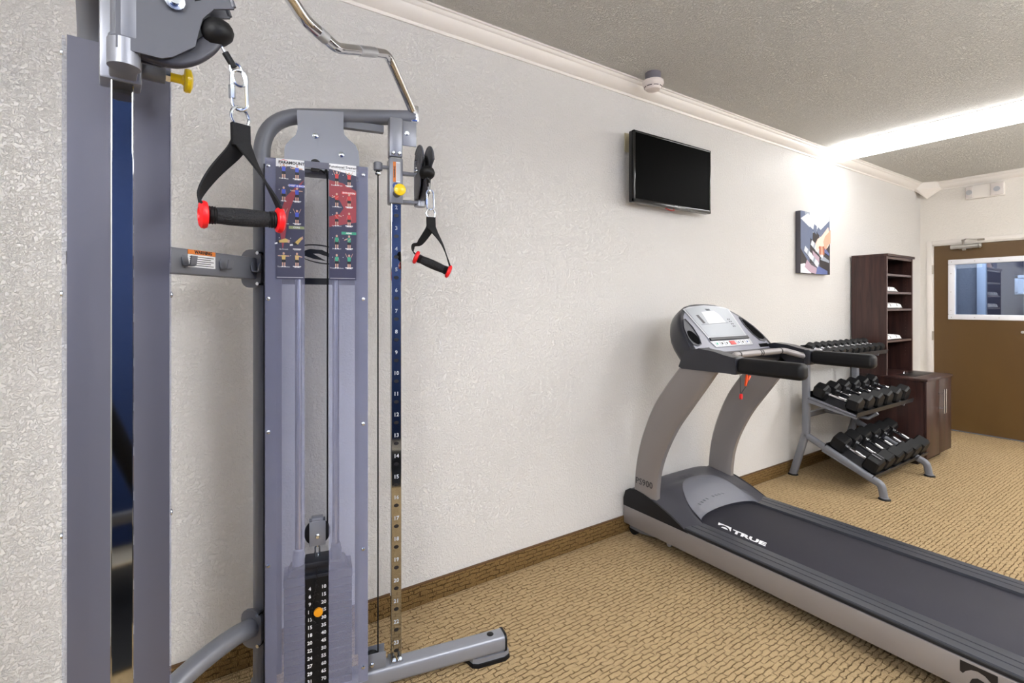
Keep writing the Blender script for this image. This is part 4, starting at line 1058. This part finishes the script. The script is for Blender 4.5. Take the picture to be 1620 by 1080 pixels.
for sx in (-1, 1):
    # flat side pocket with raised rim; dark sheet stands for shade in the well
    o1 = [(sx * x, v) for x, v in [(.262, .262), (.285, .255), (.330, .195), (.356, .12), (.352, .085), (.325, .075), (.285, .085), (.262, .13), (.252, .20)]]
    b = MB(TT).use('charcoal'); b.tube([fc(x, v, .0015) for x, v in o1], .004, 8, closed=True); b.flat(o1, fc(0, 0, .0012), (1, 0, 0), Fv)
    ch = b.build('cup_holder', co)
    well = [(sx * (.306 + .036 * math.cos(t * PI / 10)), .132 + .048 * math.sin(t * PI / 10)) for t in range(20)]
    b = MB(TT).use('matte_black'); b.flat(well if sx < 0 else [(x * .96 + .012, .17 + (v - .17) * .86) for x, v in o1], fc(0, 0, .0022), (1, 0, 0), Fv); b.build('cup_well', ch)
    b = MB(TT).use('matte_black'); b.prism([(sx * .24, .058), (sx * .335, .058), (sx * .320, .034), (sx * .235, .034)], fc(0, 0, .0005), (1, 0, 0), Fv, Fn * .002); b.build('tray_slot', co)
    # armrest
    b = MB(TT).use('dark_grey'); b.box((sx * .395, .69, 1.036), (sx * .318, .725, 1.122), .008); b.build('arm_collar', co)
    b = MB(TT).use('blackg' if False else 'black'); b.tube([(sx * .357, .72, 1.081), (sx * .357, 1.016, 1.081), (sx * .357, 1.028, 1.081)], [1, 1, .8], prof=rrect(.070, .076, .026, 6), up=(0, 0, 1)) if False else b.box((sx * .322, .72, 1.043), (sx * .392, 1.03, 1.119), .024, 5)
    b.build('armrest', tm)
b = MB(TT).use('rail_silver'); gp = fillet([(-.33, .69, 1.085), (-.24, .62, 1.115), (.24, .62, 1.115), (.33, .69, 1.085)], .06, 8); b.tube(gp, .0165, 18); gb = b.build('heart_rate_bar', tm)
b = MB(TT).use('black')
for x in (-.20, -.01, .01, .20): b.cyl((x - .004, .62, 1.115), (x + .004, .62, 1.115), .0175, seg=18)
b.build('grip_rings', gb)
b = MB(TT).use('black_print'); b.tube(spline([(-.255, .66, 1.045), (-.252, .66, .98), (-.25, .66, .925), (-.23, .66, .935), (-.185, .66, .975), (-.19, .66, 1.04)]), .0014, 6); ck = b.build('safety_cord', tm)
b = MB(TT).use('orange2'); b.box((-.006, -.005, -.03), (.006, .005, .03), .002, X=T3(-.19, .655, .985) @ Matrix.Rotation(.25, 4, 'Y')); b.box((-.005, -.005, -.022), (.005, .005, .022), .002, X=T3(-.172, .655, .992) @ Matrix.Rotation(.9, 4, 'Y')); b.build('clothes_clip', ck)
b = MB(TT).use('red'); b.lathe([(.004, -.005), (.014, -.005), (.015, 0), (.014, .005), (.004, .005)], (-.245, .66, .908), (.3, 1, 0), 16); b.build('stop_key', ck)

# ================================================================== DUMBBELL RACK
rk = thing('dumbbell_rack', (4.55, 1.75, 0), 'grey three-tier dumbbell rack with black trays between the treadmill and the cabinet', 'rack')
RX0, RX1 = 4.13, 5.0; TX1 = 5.19
for X in (RX0, RX1):
    b = MB().use('grey'); b.tube(fillet([(X, 2.085, .01), (X, 1.985, .36), (X, 1.985, 1.02)], .12, 6), 1, prof=rrect(.045, .055, .016))
    b.tube(fillet([(X, 1.99, .345), (X, 1.56, .135), (X, 1.475, .10), (X, 1.46, .012)], .05, 8), 1, prof=rrect(.045, .05, .018))
    sf = b.build('side_frame', rk)
    for y in (2.087, 1.457):
        b = MB().use('black'); b.lathe([(.038, 0), (.038, .006), (.030, .012)], (X, y, 0), (0, 0, 1), 24); b.use('grey'); b.lathe([(.030, .010), (.028, .016)], (X, y, 0), (0, 0, 1), 24); b.build('foot_cap', sf)
b = MB().use('grey'); b.tube([(RX0, 1.99, .50), (RX1, 1.99, .50)], 1, prof=rrect(.04, .04, .008)); b.tube([(RX0 + .28, 1.98, .50), (RX0 + .28, 1.66, .50), (RX0 + .28, 1.60, .55)], .012, 10); b.build('crossbar', rk)
TIERS = [  # rear (y, z), front (y, z), n, head radius, head len, overall
    ((2.03, 1.005), (1.81, .948)), ((1.985, .640), (1.625, .548)), ((1.850, .272), (1.530, .118))]
for (ry, rz), (fy, fz) in TIERS:
    dv = Vector((0, fy - ry, fz - rz)); ln_ = dv.length; dv.normalize(); up_ = Vector((0, -dv.z, dv.y)); up_ = up_ if up_.z > 0 else -up_
    o_ = Vector((RX0 - .02, ry, rz)); b = MB().use('black_tray'); wid = Vector((TX1 - RX0 + .02, 0, 0))
    b.prism([(0, .05), (0, 0), (ln_, 0), (ln_, .035), (ln_ - .004, .035), (ln_ - .004, .004), (.004, .004), (.004, .05)], o_, dv, up_, wid)
    tr_ = b.build('tray', rk)
    for X in (RX0 - .02, RX1 + .0):
        b = MB().use('grey'); b.prism([(0, -.03), (ln_, -.012), (ln_, .012), (0, .02)], Vector((X, ry, rz)), dv, up_, (.02, 0, 0)); b.build('tray_bracket', tr_)

def make_dumbbell(r, hl, tot, kind):
    d = thing('dumbbell', (0, 0, 0), 'x', 'dumbbell')
    hex_ = [(r * math.cos(PI / 6 + k * PI / 3), r * math.sin(PI / 6 + k * PI / 3)) for k in range(6)]
    for sy in (-1, 1):
        rows = []
        for k, y in ((.80, tot / 2 - hl), (1., tot / 2 - hl + .012), (1., tot / 2 - .012), (.84, tot / 2)):
            rows.append([Vector((x * k, sy * y, z * k)) for x, z in hex_])
        b = MB().use('black'); b.grid(rows, True); b.raw(rows[0], [list(range(6))]); b.raw(rows[-1], [list(range(6))]); b.build('head', d, ang=15)
    b = MB().use('chrome'); g = tot / 2 - hl
    b.lathe([(.013, -g), (.013, -g * .8), (.016, -g * .78), (.016, -g * .68), (.0125, -g * .66), (.0145, -g * .4), (.017, 0), (.0145, g * .4), (.0125, g * .66), (.016, g * .68), (.016, g * .78), (.013, g * .8), (.013, g)], (0, 0, 0), (0, 1, 0), 20); b.build('grip_bar', d)
    return d
NUM = ['leftmost', 'second', 'third', 'fourth', 'fifth', 'sixth', 'seventh', 'eighth', 'ninth', 'rightmost']
def fill(ti, n, r, hl, tot, xs, tier, along):
    proto = make_dumbbell(r, hl, tot, tier)
    (ry, rz), (fy, fz) = TIERS[ti]
    dv = Vector((0, fy - ry, fz - rz)); ln_ = dv.length; dv.normalize(); up_ = Vector((0, -dv.z, dv.y)); up_ = up_ if up_.z > 0 else -up_
    tilt = math.atan2(dv.z, -dv.y)
    for i in range(n):
        d = proto if i == 0 else copy_tree(proto)
        c_ = Vector((xs[0] + (xs[1] - xs[0]) * i / (n - 1), ry, rz)) + dv * along + up_ * (.0045 + r * math.cos(PI / 6))
        # hexagon flat on the tray: flats are at +-90 deg when vertices sit at 30 deg
        d.location = c_; d.rotation_euler = (-tilt, 0, 0)
        d.rotation_mode = 'XYZ'
        w = NUM[i] if i < n - 1 else 'rightmost'
        w = w if w in ('leftmost', 'rightmost') else w + ' from left'
        d['label'] = 'black hex dumbbell with chrome grip, %s of the %d on the %s tier' % (w, n, tier)
        d['group'] = 'hex dumbbells on the %s tier' % tier
        if ti == 2 and i == 0: first = d
        if i == 0: f0 = d
    return f0
fill(0, 10, .043, .055, .185, (RX0 + .045, TX1 - .055), 'top', .112)
fill(1, 6, .070, .085, .325, (RX0 + .085, TX1 - .085), 'middle', .183)
f3 = fill(2, 6, .078, .095, .335, (RX0 + .09, TX1 - .09), 'bottom', .172)
bpy.context.view_layer.update()
b = MB(f3.matrix_world.copy()).use(colm('grey sticker', 150, 150, 156)); b.box((-.030, -.150, .0676), (.030, -.085, .0686))
b.use('black_print')
for (xa, ya, xb, yb) in ((-.024, -.146, .024, -.143), (-.024, -.092, .024, -.089), (-.024, -.146, -.021, -.089), (.021, -.146, .024, -.089), (-.012, -.128, .012, -.124), (-.010, -.112, .010, -.108)): b.box((xa, ya, .0686), (xb, yb, .0689))
b.build('weight_sticker', f3)

# ================================================================== CABINET AND SHELF
CX0, CX1, CY, TY = 5.247, 5.853, 1.548, 1.835
lc = thing('low_cabinet', (5.55, 1.84, 0), 'low dark brown cabinet with two doors and bar handles beside the dumbbell rack', 'cabinet')
zl = .745
b = MB().use('wood')
b.box((CX0, CY + .02, .065), (CX0 + .02, D - .016, zl - .022)); b.box((CX1 - .02, CY + .02, .065), (CX1, D - .016, zl - .022)); b.box((CX0 + .02, CY + .02, .065), (CX1 - .02, D - .016, .085)); b.box((CX0 + .02, D - .026, .085), (CX1 - .02, D - .016, zl - .022))
b.build('carcass', lc)
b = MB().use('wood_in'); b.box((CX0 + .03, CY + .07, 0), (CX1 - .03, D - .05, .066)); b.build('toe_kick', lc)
b = MB().use('wood'); b.box((CX0 - .012, CY - .010, zl - .022), (CX1 + .012, D - .016, zl), .003); tp = b.build('top', lc)
b = MB().use(colm('drop slot black', 14, 12, 13)); b.box((CX0 + .10, 1.655, zl - .001), (CX1 - .08, 1.80, zl + .0015), .001); b.build('drop_flap', tp)
b = MB().use('chrome'); b.tube(spline([(5.50, 1.79, zl + .002), (5.51, 1.79, zl + .018), (5.56, 1.79, zl + .018), (5.57, 1.79, zl + .002)]), .003, 8); b.build('flap_pull', tp)
xm = (CX0 + CX1) / 2
for xa, xb, sx in ((CX0, xm - .0015, -1), (xm + .0015, CX1, 1)):
    b = MB().use('wood'); b.box((xa, CY, .068), (xb, CY + .019, zl - .024), .0015); dd = b.build('door', lc)
    b = MB().use('steel'); hx = xm + sx * .026
    b.cyl((hx, CY - .038, .43), (hx, CY - .038, .64), .0055, seg=12)
    for z in (.47, .60): b.cyl((hx, CY - .038, z), (hx, CY, z), .005, seg=10)
    b.build('bar_handle', dd)

ts = thing('tall_shelf', (5.55, 1.98, zl), 'tall open dark wood shelf unit standing on the low cabinet in the corner', 'shelf')
zt = 1.836
b = MB().use('wood'); b.box((CX0, TY, zl), (CX0 + .02, D - .016, zt - .022)); b.build('side_panel', ts)
b = MB().use('wood'); b.box((CX1 - .02, TY, zl), (CX1, D - .016, zt - .022)); b.build('side_panel', ts)
b = MB().use('wood'); b.box((CX0 - .003, TY - .012, zt - .022), (CX1 + .022, D - .014, zt), .002); b.build('top', ts)
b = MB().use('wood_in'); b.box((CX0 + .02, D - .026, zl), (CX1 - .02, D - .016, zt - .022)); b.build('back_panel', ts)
b = MB().use('wood_edge'); b.box((CX0, TY - .0012, zl), (CX0 + .02, TY, zt - .022)); b.box((CX1 - .02, TY - .0012, zl), (CX1, TY, zt - .022)); b.box((CX0 + .02, TY + .004, zt - .045), (CX1 - .02, TY + .018, zt - .022)); b.build('edge_band', ts)
SH = [1.657, 1.494, 1.340, 1.053]
for z in SH:
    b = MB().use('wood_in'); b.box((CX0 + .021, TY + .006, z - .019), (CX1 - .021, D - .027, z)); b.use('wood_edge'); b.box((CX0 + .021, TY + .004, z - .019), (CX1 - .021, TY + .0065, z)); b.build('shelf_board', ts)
b = MB().use('wood_edge')
for i in range(26):
    z = .90 + i * .032
    if all(abs(z - q) > .03 for q in SH): b.cyl((CX1 - .021, TY + .05, z), (CX1 - .0195, TY + .05, z), .0026, seg=6)
b.build('peg_holes', ts)

# towels
def make_towel(label, x0, x1, z, hgt, seed, point):
    r = thing('folded_towel', ((x0 + x1) / 2, TY + .12, z), label, 'towel', 'folded white towels on the tall shelf')
    rnd = random.Random(seed); rows = []; n = 22
    for i in range(n + 1):
        u = i / n; x = x0 + (x1 - x0) * u; e = min(1, min(u, 1 - u) * 9 + .12) ** .5
        if point: e *= min(1, (1 - u) * 2.2 + .2)
        hh = hgt * e * (1 + .06 * math.sin(u * 9 + seed)); row = []
        for k in range(14):
            a = 2 * PI * k / 14; cy_ = math.copysign(abs(math.cos(a)) ** .5, math.cos(a)); sz = math.copysign(abs(math.sin(a)) ** .6, math.sin(a))
            row.append(Vector((x + .006 * math.sin(a * 3 + seed), TY + .125 + .105 * cy_ * (.9 + .1 * e), z + .001 + hh / 2 + hh / 2 * sz)))
        rows.append(row)
    b = MB().use('towel'); b.grid(rows, True); b.raw(rows[0], [list(range(14))]); b.raw(rows[-1], [list(range(14))]); b.build('cloth', r, ang=60)
    b = MB().use('stripe')
    for us in (.3, .68):
        i = int(us * n); pa, pb2 = rows[i], rows[i + 1]
        for k in range(14):
            pass
        c_ = sum(pa, Vector()) / 14
        ra = [c_ + (p - c_) * 1.012 for p in pa]; rb = [q + Vector((.012, 0, 0)) for q in ra]
        b.grid([ra, rb], True)
    b.build('stripe', r)
    b = MB().use('towel')
    # fold line: second layer
    rows2 = [[Vector((p.x * .985 + ((x0 + x1) / 2) * .015, p.y - .006, z + .001 + (p.z - z) * .45)) for p in row] for row in rows]
    b.grid(rows2, True); b.raw(rows2[0], [list(range(14))]); b.raw(rows2[-1], [list(range(14))]); b.build('folded_layer', r, ang=60)
    return r
make_towel('folded white towel with dark stripes on the upper shelf of the dark unit', 5.285, 5.60, 1.494, .048, 1, True)
make_towel('plump folded white towel with dark stripes on the middle shelf of the dark unit', 5.285, 5.68, 1.340, .052, 2, False)
make_towel('folded white towel with dark stripes on the lowest shelf of the dark unit', 5.285, 5.66, 1.053, .046, 3, False)
